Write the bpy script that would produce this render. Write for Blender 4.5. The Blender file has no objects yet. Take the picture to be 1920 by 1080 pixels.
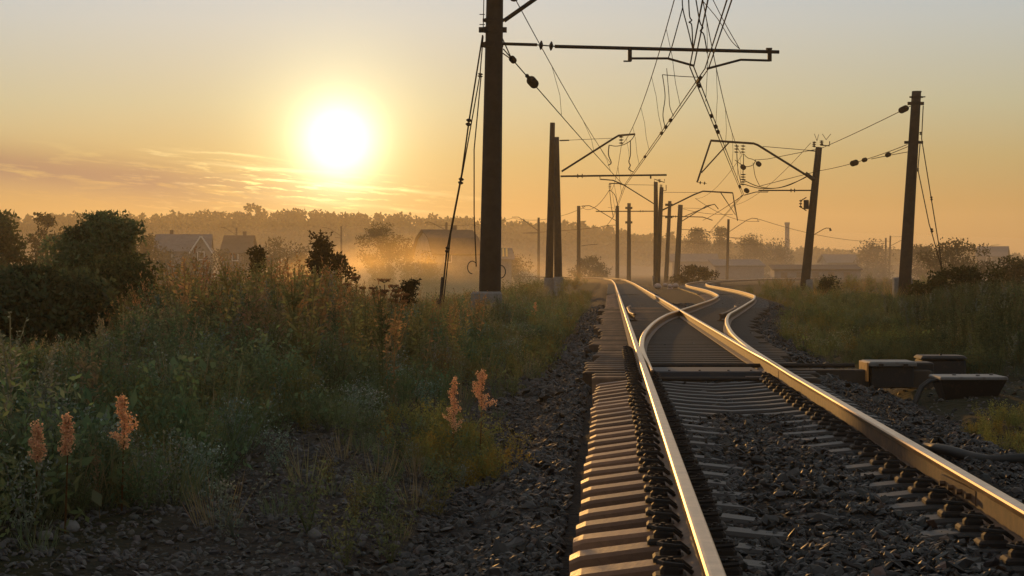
import bpy, math, random
import numpy as np
from mathutils import Vector

# ------------------------------------------------------------------ camera, world, sun, exposure
S = bpy.context.scene
COL = S.collection
F = 3500.0            # focal length in pixels of the 1920 px wide photograph
CAMZ = 1.12           # camera height above the rail heads (z = 0)
HZ = 505.0            # horizon row of the photograph
cam_d = bpy.data.cameras.new('camera')
cam_d.sensor_width = 36.0
cam_d.lens = 36.0 * F / 1920.0
cam_d.shift_y = -(540.0 - HZ) / 1920.0
cam_d.clip_start = 0.1
cam_d.clip_end = 4000.0
cam = bpy.data.objects.new('camera', cam_d)
cam.location = (0, 0, CAMZ)
cam.rotation_euler = (math.radians(90), 0, 0)
COL.objects.link(cam)
S.camera = cam

SUN_AZ = math.radians(-5.32)
SUN_EL = math.radians(3.87)
SUNDIR = Vector((math.sin(SUN_AZ) * math.cos(SUN_EL), math.cos(SUN_AZ) * math.cos(SUN_EL), math.sin(SUN_EL)))

sun_d = bpy.data.lights.new('sun', 'SUN')
sun_d.energy = 2.2
sun_d.angle = math.radians(0.5)
sun_d.color = (1.0, 0.50, 0.13)
sun = bpy.data.objects.new('sun', sun_d)
sun.location = (-40, 100, 60)
sun.rotation_euler = SUNDIR.to_track_quat('Z', 'Y').to_euler()
COL.objects.link(sun)

W = bpy.data.worlds.new('World')
S.world = W
W.use_nodes = True
nt = W.node_tree
nt.nodes.clear()


def N(kind, **kw):
    n = nt.nodes.new(kind)
    for k, v in kw.items():
        setattr(n, k, v)
    return n


def LK(a, b):
    nt.links.new(a, b)


def M(op, a, b=None, c=None, clamp=False):
    n = nt.nodes.new('ShaderNodeMath')
    n.operation = op
    n.use_clamp = clamp
    for i, v in enumerate((a, b, c)):
        if v is None:
            continue
        if isinstance(v, (int, float)):
            n.inputs[i].default_value = v
        else:
            LK(v, n.inputs[i])
    return n.outputs[0]


def CMIX(fac, a, b, blend='MIX'):
    n = nt.nodes.new('ShaderNodeMix')
    n.data_type = 'RGBA'
    n.blend_type = blend
    n.clamp_factor = True
    for s, v in ((n.inputs[0], fac), (n.inputs[6], a), (n.inputs[7], b)):
        if isinstance(v, (int, float)):
            s.default_value = v
        elif isinstance(v, tuple):
            s.default_value = v + (1.0,) if len(v) == 3 else v
        else:
            LK(v, s)
    return n.outputs[2]


tc = N('ShaderNodeTexCoord')
sep = N('ShaderNodeSeparateXYZ')
LK(tc.outputs['Generated'], sep.inputs[0])
dx, dy, dz = sep.outputs
el = M('MULTIPLY', M('ARCSINE', dz), 180 / math.pi)
az = M('MULTIPLY', M('ARCTAN2', dx, dy), 180 / math.pi)
dot = N('ShaderNodeVectorMath', operation='DOT_PRODUCT')
LK(tc.outputs['Generated'], dot.inputs[0])
dot.inputs[1].default_value = SUNDIR
theta = M('MULTIPLY', M('ARCCOSINE', M('MINIMUM', dot.outputs['Value'], 1.0)), 180 / math.pi)

nish = N('ShaderNodeTexSky')
nish.sky_type = 'NISHITA'
nish.sun_disc = False
nish.sun_elevation = SUN_EL
nish.sun_rotation = SUN_AZ
nish.air_density = 1.2
nish.dust_density = 3.0
nish.ozone_density = 1.0

# the veil of evening haze over the clear sky: warm and dense near the horizon, grey-white higher up
ramp = N('ShaderNodeValToRGB')
LK(M('DIVIDE', M('MAXIMUM', el, 0.0), 40.0), ramp.inputs[0])
cr = ramp.color_ramp
SKY_STOPS = [
    (0.0, (5.2, 2.75, 1.05)),
    (2.0, (5.35, 3.35, 1.25)),
    (3.4, (5.4, 4.3, 2.0)),
    (5.0, (5.5, 5.4, 3.6)),
    (7.5, (5.6, 6.1, 5.8)),
    (9.0, (5.2, 6.1, 6.7)),
    (14.0, (5.2, 5.5, 5.6)),
    (40.0, (4.5, 4.7, 4.8)),
]
STOP_MAX = 10.0
while len(cr.elements) > 1:
    cr.elements.remove(cr.elements[-1])
for i, (e, c) in enumerate(SKY_STOPS):
    elt = cr.elements[0] if i == 0 else cr.elements.new(e / 40.0)
    elt.position = e / 40.0
    elt.color = tuple(v / STOP_MAX for v in c) + (1.0,)
veil = CMIX(1.0, ramp.outputs[0], (STOP_MAX, STOP_MAX, STOP_MAX), 'MULTIPLY')
# the sky behind the camera is dimmer than the sky round the low sun
side = M('ADD', 0.72, M('MULTIPLY', 0.28, M('POWER', 2.718, M('MULTIPLY', -1.0, M('DIVIDE', theta, 26.0)))))
rgb_side = N('ShaderNodeCombineColor')
for i in range(3):
    LK(side, rgb_side.inputs[i])
veil = CMIX(1.0, veil, rgb_side.outputs[0], 'MULTIPLY')
sky = CMIX(0.97, nish.outputs[0], veil)


def gauss(v, w):
    q = M('DIVIDE', v, w)
    return M('POWER', 2.71828, M('MULTIPLY', -1.0, M('MULTIPLY', q, q)))


def scaled(col, fac):
    cc = N('ShaderNodeCombineColor')
    for i in range(3):
        LK(M('MULTIPLY', fac, col[i]), cc.inputs[i])
    return cc.outputs[0]


# cloud streaks low in the sky, left of and below the sun
cvec = N('ShaderNodeCombineXYZ')
tilt = M('ADD', el, M('MULTIPLY', az, 0.085))
LK(M('MULTIPLY', az, 0.42), cvec.inputs[0])
LK(M('MULTIPLY', tilt, 3.4), cvec.inputs[1])
cn = N('ShaderNodeTexNoise')
cn.inputs['Scale'].default_value = 1.0
cn.inputs['Detail'].default_value = 7.0
cn.inputs['Roughness'].default_value = 0.62
cn.inputs['Distortion'].default_value = 0.4
LK(cvec.outputs[0], cn.inputs['Vector'])
cn2 = N('ShaderNodeTexNoise')
cn2.inputs['Scale'].default_value = 2.6
cn2.inputs['Detail'].default_value = 6.0
cn2.inputs['Roughness'].default_value = 0.6
LK(cvec.outputs[0], cn2.inputs['Vector'])
band = gauss(M('SUBTRACT', tilt, 1.72), 0.62)
leftw = M('SUBTRACT', 1.0, M('MULTIPLY', M('ADD', az, 11.0), 0.16, clamp=True), clamp=True)
dark = M('MULTIPLY', M('MULTIPLY', band, leftw), M('MULTIPLY', M('SUBTRACT', cn.outputs['Fac'], 0.32), 6.0, clamp=True))
sky = CMIX(M('MULTIPLY', dark, 0.95, clamp=True), sky, (3.2, 2.0, 1.45))
bandb = gauss(M('SUBTRACT', tilt, 1.95), 0.50)
bandc = gauss(M('SUBTRACT', tilt, 0.95), 0.35)
nearsun = gauss(M('ADD', az, 6.6), 3.2)
streak = M('MULTIPLY', M('SUBTRACT', cn2.outputs['Fac'], 0.53), 8.0, clamp=True)
lit = M('MULTIPLY', M('MULTIPLY', M('ADD', bandb, M('MULTIPLY', bandc, 0.6)), nearsun), streak)
LIT = scaled((9.5, 7.4, 2.6), lit)
sky = CMIX(1.0, sky, LIT, 'ADD')
# three thin gilded streaks drawn out under the sun
wob = M('MULTIPLY', M('SUBTRACT', cn.outputs['Fac'], 0.5), 0.42)
ln = None
for t0_, w_, a0_, aw_, k_ in ((2.10, 0.055, -5.0, 2.6, 1.0), (2.42, 0.065, -7.4, 2.0, 0.75), (2.72, 0.05, -8.6, 1.3, 0.6), (1.55, 0.06, -4.8, 2.4, 0.35), (2.62, .03, -10.6, .5, .45)):
    v_ = M('MULTIPLY', M('MULTIPLY', gauss(M('SUBTRACT', M('ADD', tilt, wob), t0_), w_), gauss(M('SUBTRACT', az, a0_), aw_)), k_)
    ln = v_ if ln is None else M('ADD', ln, v_)
sky = CMIX(1.0, sky, scaled((6.0, 5.2, 2.4), M('MULTIPLY', ln, M('ADD', .35, cn2.outputs['Fac']))), 'ADD')
# the overexposed sun and its aureole in the hazy air
A0 = scaled((16.0, 14.5, 11.5), gauss(theta, 1.10))
A1 = scaled((4.8, 4.5, 2.3), gauss(theta, 2.45))
A2 = scaled((1.15, 0.75, 0.15), M('POWER', 2.71828, M('MULTIPLY', -1.0, M('DIVIDE', theta, 3.6))))
for a in (A0, A1, A2):
    sky = CMIX(1.0, sky, a, 'ADD')
below = M('MULTIPLY', M('SUBTRACT', M('MULTIPLY', el, -1.0), 0.5), 2.0, clamp=True)
sky = CMIX(below, sky, (0.55, 0.42, 0.26))
bg = N('ShaderNodeBackground')
bg.inputs['Strength'].default_value = 0.10
LK(sky, bg.inputs['Color'])
wo = N('ShaderNodeOutputWorld')
LK(bg.outputs[0], wo.inputs['Surface'])
W.cycles.sampling_method = 'MANUAL'
W.cycles.sample_map_resolution = 1024

S.view_settings.view_transform = 'Standard'
S.view_settings.look = 'None'
S.view_settings.gamma = 1.0
S.view_settings.exposure = 0.0
S.render.engine = 'CYCLES'
S.cycles.use_denoising = True
S.cycles.max_bounces = 6
S.cycles.diffuse_bounces = 2
S.cycles.glossy_bounces = 2
S.cycles.transmission_bounces = 4
S.cycles.transparent_max_bounces = 6
S.cycles.volume_bounces = 1
S.cycles.sample_clamp_indirect = 6.0

random.seed(7)
RNG = np.random.default_rng(11)


# ------------------------------------------------------------------ helpers
def P(px, py, Y):
    """world point that stands at distance Y along the view"""
    return Vector(((px - 960.0) / F * Y, Y, CAMZ + (HZ - py) / F * Y))


def X(px, Y):
    return (px - 960.0) / F * Y


ORG = {}


def link(o, parent=None):
    COL.objects.link(o)
    if parent is not None:
        o.parent = parent
    return o


def thing(name, loc, label=None, cat=None, group=None, rotz=0.0):
    o = bpy.data.objects.new(name, None)
    o.empty_display_size = 0.3
    o.location = loc
    o.rotation_euler = (0, 0, rotz)
    ORG[o.name] = Vector(loc)
    COL.objects.link(o)
    return tag(o, label, cat, group)


def tag(o, label=None, cat=None, group=None, kind=None):
    if label:
        o['label'] = label
    if cat:
        o['category'] = cat
    if group:
        o['group'] = group
    if kind:
        o['kind'] = kind
    return o


def dup(root, loc, label=None, group=None, rotz=None):
    r = root.copy()
    COL.objects.link(r)
    r.location = loc
    if rotz is not None:
        r.rotation_euler = (0, 0, rotz)
    if label:
        r['label'] = label
    if group:
        r['group'] = group
    for ch in list(root.children):
        c = ch.copy()
        COL.objects.link(c)
        c.parent = r
        for g in list(ch.children):
            d = g.copy()
            COL.objects.link(d)
            d.parent = c
    return r


class MB:
    def __init__(self):
        self.v, self.f, self.m = [], [], []

    def add(self, vs, fs, m=0):
        b = len(self.v)
        self.v += [Vector(x) for x in vs]
        for f in fs:
            self.f.append(tuple(b + i for i in f))
            self.m.append(m)
        return self

    def hexa(self, p, m=0):
        """eight corners: bottom four ccw, then top four ccw"""
        return self.add(p, [(3, 2, 1, 0), (4, 5, 6, 7), (0, 1, 5, 4), (1, 2, 6, 5), (2, 3, 7, 6), (3, 0, 4, 7)], m)

    def box(self, x0, x1, y0, y1, z0, z1, m=0):
        return self.hexa([(x0, y0, z0), (x1, y0, z0), (x1, y1, z0), (x0, y1, z0),
                          (x0, y0, z1), (x1, y0, z1), (x1, y1, z1), (x0, y1, z1)], m)

    def bbox(self, x0, x1, y0, y1, z0, z1, b=0.01, m=0):
        """box with bevelled top and side edges"""
        r = []
        for (i, zz) in ((0, z0), (0, z1 - b), (b, z1)):
            xs0, xs1, ys0, ys1 = x0 + i, x1 - i, y0 + i, y1 - i
            r.append([(xs0 + b, ys0, zz), (xs1 - b, ys0, zz), (xs1, ys0 + b, zz), (xs1, ys1 - b, zz),
                      (xs1 - b, ys1, zz), (xs0 + b, ys1, zz), (xs0, ys1 - b, zz), (xs0, ys0 + b, zz)])
        vs = sum(r, [])
        fs = [tuple(reversed(range(8))), tuple(range(16, 24))]
        for k in range(2):
            for i in range(8):
                j = (i + 1) % 8
                fs.append((k * 8 + i, k * 8 + j, k * 8 + 8 + j, k * 8 + 8 + i))
        return self.add(vs, fs, m)

    def tube(self, pts, r, n=8, m=0, cap=True):
        pts = [Vector(p) for p in pts]
        rs = r if isinstance(r, (list, tuple)) else [r] * len(pts)
        b = len(self.v)
        prev = None
        for i, p in enumerate(pts):
            a = pts[max(0, i - 1)]
            c = pts[min(len(pts) - 1, i + 1)]
            t = (c - a)
            t = t.normalized() if t.length > 1e-9 else Vector((0, 0, 1))
            if prev is None:
                up = Vector((0, 0, 1)) if abs(t.z) < 0.9 else Vector((1, 0, 0))
                s = t.cross(up).normalized()
            else:
                s = (prev - t * prev.dot(t))
                s = s.normalized() if s.length > 1e-6 else t.orthogonal().normalized()
            prev = s
            q = t.cross(s)
            for k in range(n):
                a_ = 2 * math.pi * k / n
                self.v.append(p + (s * math.cos(a_) + q * math.sin(a_)) * rs[i])
        for i in range(len(pts) - 1):
            for k in range(n):
                k2 = (k + 1) % n
                self.f.append((b + i * n + k, b + i * n + k2, b + (i + 1) * n + k2, b + (i + 1) * n + k))
                self.m.append(m)
        if cap:
            self.f.append(tuple(b + k for k in reversed(range(n))))
            self.m.append(m)
            e = b + (len(pts) - 1) * n
            self.f.append(tuple(e + k for k in range(n)))
            self.m.append(m)
        return self

    def build(self, name, mats, parent=None, smooth=False):
        me = bpy.data.meshes.new(name)
        off = ORG.get(parent.name, Vector()) if parent is not None else Vector()
        me.from_pydata([tuple(v - off) for v in self.v], [], self.f)
        mats = mats if isinstance(mats, (list, tuple)) else [mats]
        for mt in mats:
            me.materials.append(mt)
        if len(mats) > 1:
            me.polygons.foreach_set('material_index', self.m)
        if smooth:
            me.polygons.foreach_set('use_smooth', [True] * len(me.polygons))
        me.update()
        o = bpy.data.objects.new(name, me)
        link(o, parent)
        ORG[o.name] = off
        return o


def np_build(name, verts, k, mat, cols=None, parent=None, mats_idx=None, smooth=False):
    """verts (n*k, 3): every k vertices make a face"""
    verts = np.ascontiguousarray(verts, dtype=np.float32)
    off = ORG.get(parent.name, Vector()) if parent is not None else Vector()
    verts = verts - np.array(off, dtype=np.float32)
    nv = len(verts)
    nf = nv // k
    me = bpy.data.meshes.new(name)
    me.vertices.add(nv)
    me.vertices.foreach_set('co', verts.ravel())
    me.loops.add(nv)
    me.loops.foreach_set('vertex_index', np.arange(nv, dtype=np.int32))
    me.polygons.add(nf)
    me.polygons.foreach_set('loop_start', np.arange(0, nv, k, dtype=np.int32))
    for mt in (mat if isinstance(mat, (list, tuple)) else [mat]):
        me.materials.append(mt)
    if cols is not None:
        at = me.attributes.new('tint', 'FLOAT_COLOR', 'POINT')
        c4 = np.ones((nv, 4), dtype=np.float32)
        c4[:, :3] = cols
        at.data.foreach_set('color', c4.ravel())
    if smooth:
        me.polygons.foreach_set('use_smooth', np.ones(nf, dtype=bool))
    me.update(calc_edges=True)
    o = bpy.data.objects.new(name, me)
    link(o, parent)
    ORG[o.name] = off
    return o


# ------------------------------------------------------------------ materials
def mat(name, col, rough=0.8, metal=0.0, noise=None, bump=None, spec=0.3):
    m = bpy.data.materials.new(name)
    m.use_nodes = True
    t = m.node_tree
    b = t.nodes['Principled BSDF']
    b.inputs['Roughness'].default_value = rough
    b.inputs['Metallic'].default_value = metal
    b.inputs['Specular IOR Level'].default_value = spec
    b.inputs['Base Color'].default_value = tuple(col) + (1,)
    co = t.nodes.new('ShaderNodeTexCoord')
    if noise:
        sc, c2, lo, hi = noise[:4]
        n = t.nodes.new('ShaderNodeTexNoise')
        n.inputs['Scale'].default_value = sc
        n.inputs['Detail'].default_value = 6
        n.inputs['Roughness'].default_value = 0.65
        t.links.new(co.outputs['Object'], n.inputs['Vector'])
        r = t.nodes.new('ShaderNodeMapRange')
        r.inputs['From Min'].default_value = lo
        r.inputs['From Max'].default_value = hi
        t.links.new(n.outputs['Fac'], r.inputs['Value'])
        x = t.nodes.new('ShaderNodeMix')
        x.data_type = 'RGBA'
        x.inputs[6].default_value = tuple(col) + (1,)
        x.inputs[7].default_value = tuple(c2) + (1,)
        t.links.new(r.outputs[0], x.inputs[0])
        t.links.new(x.outputs[2], b.inputs['Base Color'])
    if bump:
        sc, st, dist = bump
        n = t.nodes.new('ShaderNodeTexNoise')
        n.inputs['Scale'].default_value = sc
        n.inputs['Detail'].default_value = 6
        t.links.new(co.outputs['Object'], n.inputs['Vector'])
        bp = t.nodes.new('ShaderNodeBump')
        bp.inputs['Strength'].default_value = st
        bp.inputs['Distance'].default_value = dist
        t.links.new(n.outputs['Fac'], bp.inputs['Height'])
        t.links.new(bp.outputs[0], b.inputs['Normal'])
    return m


def leaf_mat(name, trans=0.45):
    m = bpy.data.materials.new(name)
    m.use_nodes = True
    t = m.node_tree
    t.nodes.clear()
    a = t.nodes.new('ShaderNodeAttribute')
    a.attribute_name = 'tint'
    d = t.nodes.new('ShaderNodeBsdfDiffuse')
    tr = t.nodes.new('ShaderNodeBsdfTranslucent')
    mx = t.nodes.new('ShaderNodeMixShader')
    mx.inputs[0].default_value = trans
    o = t.nodes.new('ShaderNodeOutputMaterial')
    t.links.new(a.outputs['Color'], d.inputs['Color'])
    t.links.new(a.outputs['Color'], tr.inputs['Color'])
    t.links.new(d.outputs[0], mx.inputs[1])
    t.links.new(tr.outputs[0], mx.inputs[2])
    t.links.new(mx.outputs[0], o.inputs['Surface'])
    return m


MAT = dict(
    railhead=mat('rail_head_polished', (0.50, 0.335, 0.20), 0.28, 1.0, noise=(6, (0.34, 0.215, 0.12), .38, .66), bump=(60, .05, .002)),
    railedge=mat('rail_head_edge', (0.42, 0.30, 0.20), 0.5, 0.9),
    rust=mat('rail_rust', (0.17, 0.085, 0.042), 0.6, 0.1, noise=(10, (0.07, 0.04, 0.024), .35, .65), bump=(70, .3, .003)),
    concrete=mat('sleeper_concrete', (0.25, 0.120, 0.058), 0.55, 0, noise=(5, (0.12, 0.06, 0.035), .35, .7), bump=(45, .5, .008), spec=0.35),
    timber=mat('sleeper_timber', (0.24, 0.135, 0.075), 0.7, 0, noise=(3, (0.09, 0.055, 0.035), .35, .65), bump=(30, .6, .01)),
    iron=mat('dark_iron', (0.022, 0.018, 0.016), 0.75, 0.2, noise=(20, (0.05, 0.03, 0.02), .5, .75), bump=(50, .3, .004)),
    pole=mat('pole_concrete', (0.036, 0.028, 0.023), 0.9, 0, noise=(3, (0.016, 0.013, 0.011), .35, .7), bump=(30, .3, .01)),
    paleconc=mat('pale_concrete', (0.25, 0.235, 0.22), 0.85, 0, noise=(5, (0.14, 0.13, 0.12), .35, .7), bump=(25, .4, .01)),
    wire=mat('wire_copper', (0.014, 0.011, 0.009), 0.9, 0.0, spec=0.05),
    porcelain=mat('insulator_porcelain', (0.018, 0.012, 0.010), 0.6, 0.0, spec=0.15),
    steel=mat('painted_steel', (0.040, 0.042, 0.050), 0.7, 0.0, noise=(5, (0.07, 0.06, 0.055), .5, .75), bump=(25, .3, .006)),
    graybox=mat('machine_grey_paint', (0.13, 0.125, 0.12), 0.5, 0.0, noise=(8, (0.07, 0.05, 0.04), .5, .72), bump=(20, .2, .005)),
    darkbox=mat('machine_dark_paint', (0.014, 0.014, 0.015), 0.6, 0.0, noise=(8, (0.06, 0.04, 0.03), .55, .75)),
    rubber=mat('black_rubber', (0.02, 0.02, 0.02), 0.6),
    roofgrey=mat('roof_slate_grey', (0.12, 0.12, 0.13), 0.9, 0, noise=(2, (0.08, 0.08, 0.085), .4, .7)),
    roofbrown=mat('roof_brown', (0.09, 0.06, 0.045), 0.9, 0, noise=(2, (0.06, 0.04, 0.03), .4, .7)),
    wallwhite=mat('wall_whitewash', (0.24, 0.22, 0.20), 0.85, 0, noise=(1.5, (0.16, 0.145, 0.13), .4, .7)),
    wallbrown=mat('wall_boards', (0.20, 0.14, 0.10), 0.85, 0, noise=(3, (0.13, 0.09, 0.07), .4, .7)),
    wallgrey=mat('wall_grey', (0.20, 0.19, 0.20), 0.85, 0, noise=(2, (0.14, 0.135, 0.14), .4, .7)),
    trim=mat('white_trim', (0.6, 0.58, 0.55), 0.7),
    glass=mat('window_glass', (0.04, 0.035, 0.03), 0.3, 0, spec=0.4),
    orange=mat('sunlit_orange', (0.60, 0.26, 0.07), 0.4, 0, noise=(14, (0.35, 0.15, 0.05), .5, .7)),  # sunlight on the point machine's end, put into the colour
    yellow=mat('yellow_slats', (0.62, 0.42, 0.12), 0.6),
    bark=mat('bark', (0.09, 0.07, 0.05), 0.9, 0, bump=(20, .5, .02)),
    flatstone=mat('flat_stone_grey', (0.16, 0.15, 0.14), 0.85, 0, noise=(14, (0.09, 0.085, 0.08), .35, .7)),
    stone=mat('pink_stone', (0.50, 0.36, 0.30), 0.8, 0, noise=(18, (0.36, 0.25, 0.2), .4, .7)),
    leaf=leaf_mat('leaf', .55),
    leafdark=leaf_mat('leaf_thick', 0.45),
)

# sleepers: orange sunlight painted into left ends, darker between and under the rails
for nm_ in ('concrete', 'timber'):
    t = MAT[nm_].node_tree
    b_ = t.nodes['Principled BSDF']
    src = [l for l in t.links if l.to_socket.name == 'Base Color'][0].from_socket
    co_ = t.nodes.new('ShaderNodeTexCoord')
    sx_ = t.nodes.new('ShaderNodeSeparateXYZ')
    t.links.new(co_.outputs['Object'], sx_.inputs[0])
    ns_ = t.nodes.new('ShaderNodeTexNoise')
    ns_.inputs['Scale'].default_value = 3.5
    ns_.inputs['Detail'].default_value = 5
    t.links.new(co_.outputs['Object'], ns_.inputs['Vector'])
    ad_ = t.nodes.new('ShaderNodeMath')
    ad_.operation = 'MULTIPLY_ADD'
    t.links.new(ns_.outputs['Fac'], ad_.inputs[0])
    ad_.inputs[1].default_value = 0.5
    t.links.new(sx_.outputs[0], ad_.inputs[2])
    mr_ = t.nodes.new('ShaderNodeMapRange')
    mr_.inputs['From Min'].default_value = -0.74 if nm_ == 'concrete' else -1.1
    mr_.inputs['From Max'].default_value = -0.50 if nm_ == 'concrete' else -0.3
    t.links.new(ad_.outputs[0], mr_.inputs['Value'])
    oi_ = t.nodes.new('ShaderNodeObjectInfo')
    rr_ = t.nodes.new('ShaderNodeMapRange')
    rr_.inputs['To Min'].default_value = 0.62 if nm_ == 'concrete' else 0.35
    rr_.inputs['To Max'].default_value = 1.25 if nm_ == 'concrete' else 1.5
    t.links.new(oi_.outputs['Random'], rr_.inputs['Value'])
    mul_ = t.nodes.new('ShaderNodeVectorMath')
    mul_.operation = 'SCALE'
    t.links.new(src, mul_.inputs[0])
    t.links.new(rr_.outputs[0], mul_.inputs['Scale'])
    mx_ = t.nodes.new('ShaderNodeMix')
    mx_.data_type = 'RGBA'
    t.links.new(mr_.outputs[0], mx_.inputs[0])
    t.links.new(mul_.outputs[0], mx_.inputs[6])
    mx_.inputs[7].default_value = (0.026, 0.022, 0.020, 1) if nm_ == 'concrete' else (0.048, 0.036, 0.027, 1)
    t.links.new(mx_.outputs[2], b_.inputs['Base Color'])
# ------------------------------------------------------------------ track geometry
SL = 0.0526


def interp(xs, ys):
    xs = np.array(xs, float)
    ys = np.array(ys, float)
    h = np.diff(xs)
    d = np.diff(ys) / h
    m = np.zeros(len(xs))
    m[0], m[-1] = d[0], d[-1]
    for i in range(1, len(xs) - 1):
        m[i] = 0 if d[i - 1] * d[i] <= 0 else 2 * d[i - 1] * d[i] / (d[i - 1] + d[i])

    def f(x):
        x = min(max(x, xs[0]), xs[-1])
        i = min(int(np.searchsorted(xs, x, side='right')) - 1, len(xs) - 2)
        i = max(i, 0)
        t = (x - xs[i]) / h[i]
        return (ys[i] * (1 + 2 * t) * (1 - t) ** 2 + m[i] * h[i] * t * (1 - t) ** 2
                + ys[i + 1] * t * t * (3 - 2 * t) + m[i + 1] * h[i] * t * t * (t - 1))
    return f


_delta = interp([20, 25, 30.7, 38, 46.7, 51.6, 59.4, 74.7, 82.5, 104.5, 128.5, 142, 163, 178, 190, 220, 260],
                [0, .035, .14, .44, 1.02, 1.52, 2.34, 3.83, 4.37, 4.92, 5.04, 5.35, 6.8, 8.5, 10.2, 16.5, 29])
_lbend = interp([150, 201, 224, 242, 261, 290, 330], [0, -.25, -.75, -1.6, -4.0, -11, -26])


def delta(y):
    return 0.0 if y <= 20 else _delta(y)


def railA(y):      # left rail of the left track
    return SL * y + 0.392 + (0 if y < 150 else _lbend(y))


GA = 1.557
MAIN = {'A': lambda y: railA(y), 'B': lambda y: railA(y) + GA,
        'C': lambda y: SL * y + 0.392 + delta(y), 'D': lambda y: SL * y + 0.392 + GA + delta(y)}


def smooth(a, b, x):
    t = np.clip((x - a) / (b - a), 0, 1)
    return t * t * (3 - 2 * t)


_ys = np.linspace(-40, 1500, 3081)
_dl = np.array([delta(min(y, 260)) for y in _ys])
_lb = np.array([0 if y < 150 else _lbend(min(y, 330)) for y in _ys])


def vnoise(x, y, s, seed=0):
    """cheap smooth value noise on arrays"""
    x = np.asarray(x, float) / s + seed * 17.3
    y = np.asarray(y, float) / s + seed * 9.1
    xi, yi = np.floor(x), np.floor(y)
    fx, fy = x - xi, y - yi
    fx, fy = fx * fx * (3 - 2 * fx), fy * fy * (3 - 2 * fy)

    def hsh(a, b):
        v = np.sin(a * 127.1 + b * 311.7 + seed) * 43758.5453
        return v - np.floor(v)
    return ((hsh(xi, yi) * (1 - fx) + hsh(xi + 1, yi) * fx) * (1 - fy)
            + (hsh(xi, yi + 1) * (1 - fx) + hsh(xi + 1, yi + 1) * fx) * fy) - 0.5


def u_of(x, y):
    return x - (SL * y + 0.392) - np.interp(y, _ys, _lb) * 0.0


def height(x, y):
    x = np.asarray(x, float)
    y = np.asarray(y, float)
    u = u_of(x, y)
    ur = u - GA - np.interp(y, _ys, _dl)
    h = np.full(np.broadcast(x, y).shape, -0.44)
    h = h - 2.1 * smooth(4.2, 17, -u) * smooth(14, 40, y)        # the bank falls to the meadow
    h = h + 0.25 * smooth(1.5, 5, -u) * smooth(30, 12, y) * smooth(9, 2.5, -u)
    h = h - 1.2 * smooth(12, 40, ur)
    h = h - 1.0 * smooth(200, 300, y) * smooth(-30, 60, x) * 0
    far = smooth(560, 950, y)
    h = h + far * np.where(x < 0, 5.0, 5.0 * smooth(220, 0, x))
    h = h - 0.14 * smooth(1.75, 1.4, -u) * smooth(2.0, 1.6, ur)
    fade = smooth(1.0, 2.2, -u) + smooth(1.0, 2.2, ur)
    h = h + fade * (0.16 * vnoise(x, y, 2.1, 1) + 0.07 * vnoise(x, y, 0.55, 2)) * smooth(160, 80, y)
    return h


def hgt(x, y):
    return float(height(x, y))


# ------------------------------------------------------------------ ground sheet
gy = np.concatenate([np.linspace(-30, 4, 18), np.linspace(4.5, 40, 180), np.geomspace(40.5, 1330, 150)])
gs = np.linspace(-1, 1, 261)
gx = np.sign(gs) * (np.abs(gs) * 26 + 674 * np.abs(gs) ** 5)
XX, YY = np.meshgrid(gx, gy)
XX = XX + SL * np.minimum(YY, 200) + 0.6
ZZ = height(XX, YY)
gv = np.stack([XX, YY, ZZ], -1).reshape(-1, 3)
nx_, ny_ = len(gx), len(gy)
idx = np.arange(nx_ * ny_).reshape(ny_, nx_)
q = np.stack([idx[:-1, :-1], idx[:-1, 1:], idx[1:, 1:], idx[1:, :-1]], -1).reshape(-1, 4)
me = bpy.data.meshes.new('ground')
me.vertices.add(len(gv))
me.vertices.foreach_set('co', gv.astype(np.float32).ravel())
me.loops.add(q.size)
me.loops.foreach_set('vertex_index', q.astype(np.int32).ravel())
me.polygons.add(len(q))
me.polygons.foreach_set('loop_start', np.arange(0, q.size, 4, dtype=np.int32))
me.polygons.foreach_set('use_smooth', np.ones(len(q), dtype=bool))
at = me.attributes.new('grassy', 'FLOAT', 'POINT')
uu = u_of(gv[:, 0], gv[:, 1])
ur_ = uu - GA - np.interp(gv[:, 1], _ys, _dl)
gr = np.clip(smooth(2.6, 3.4, -uu) + smooth(1.2, 2.2, ur_) + 0.9 * vnoise(gv[:, 0], gv[:, 1], 1.1, 5) + smooth(22, 40, gv[:, 1]) * smooth(1.4, 2.2, -uu), 0, 1)
at.data.foreach_set('value', gr.astype(np.float32))
me.update(calc_edges=True)
gm = mat('ground_soil', (0.050, 0.041, 0.034), 0.95, 0, noise=(7, (0.016, 0.013, 0.011), .35, .68), bump=(9, 1.0, .09), spec=0.1)
t = gm.node_tree
ga = t.nodes.new('ShaderNodeAttribute')
ga.attribute_name = 'grassy'
mx = t.nodes.new('ShaderNodeMix')
mx.data_type = 'RGBA'
soil = [l for l in t.links if l.to_socket.name == 'Base Color'][0].from_socket
t.links.new(ga.outputs['Fac'], mx.inputs[0])
t.links.new(soil, mx.inputs[6])
mx.inputs[7].default_value = (0.022, 0.022, 0.010, 1)
t.links.new(mx.outputs[2], t.nodes['Principled BSDF'].inputs['Base Color'])
me.materials.append(gm)
g_o = bpy.data.objects.new('ground', me)
link(g_o)
tag(g_o, 'dark stony soil and grass running out to the misty meadow', 'ground', kind='structure')


# ------------------------------------------------------------------ ballast bed
def ballast_h(u, ur):
    """height of the ballast over the track; u from the left rail, ur from the outermost rail"""
    h = np.full(np.shape(u), -0.285)
    h = h - 0.22 * smooth(0.62, 1.5, -u) - 0.24 * smooth(0.7, 1.7, ur)
    return h


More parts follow.
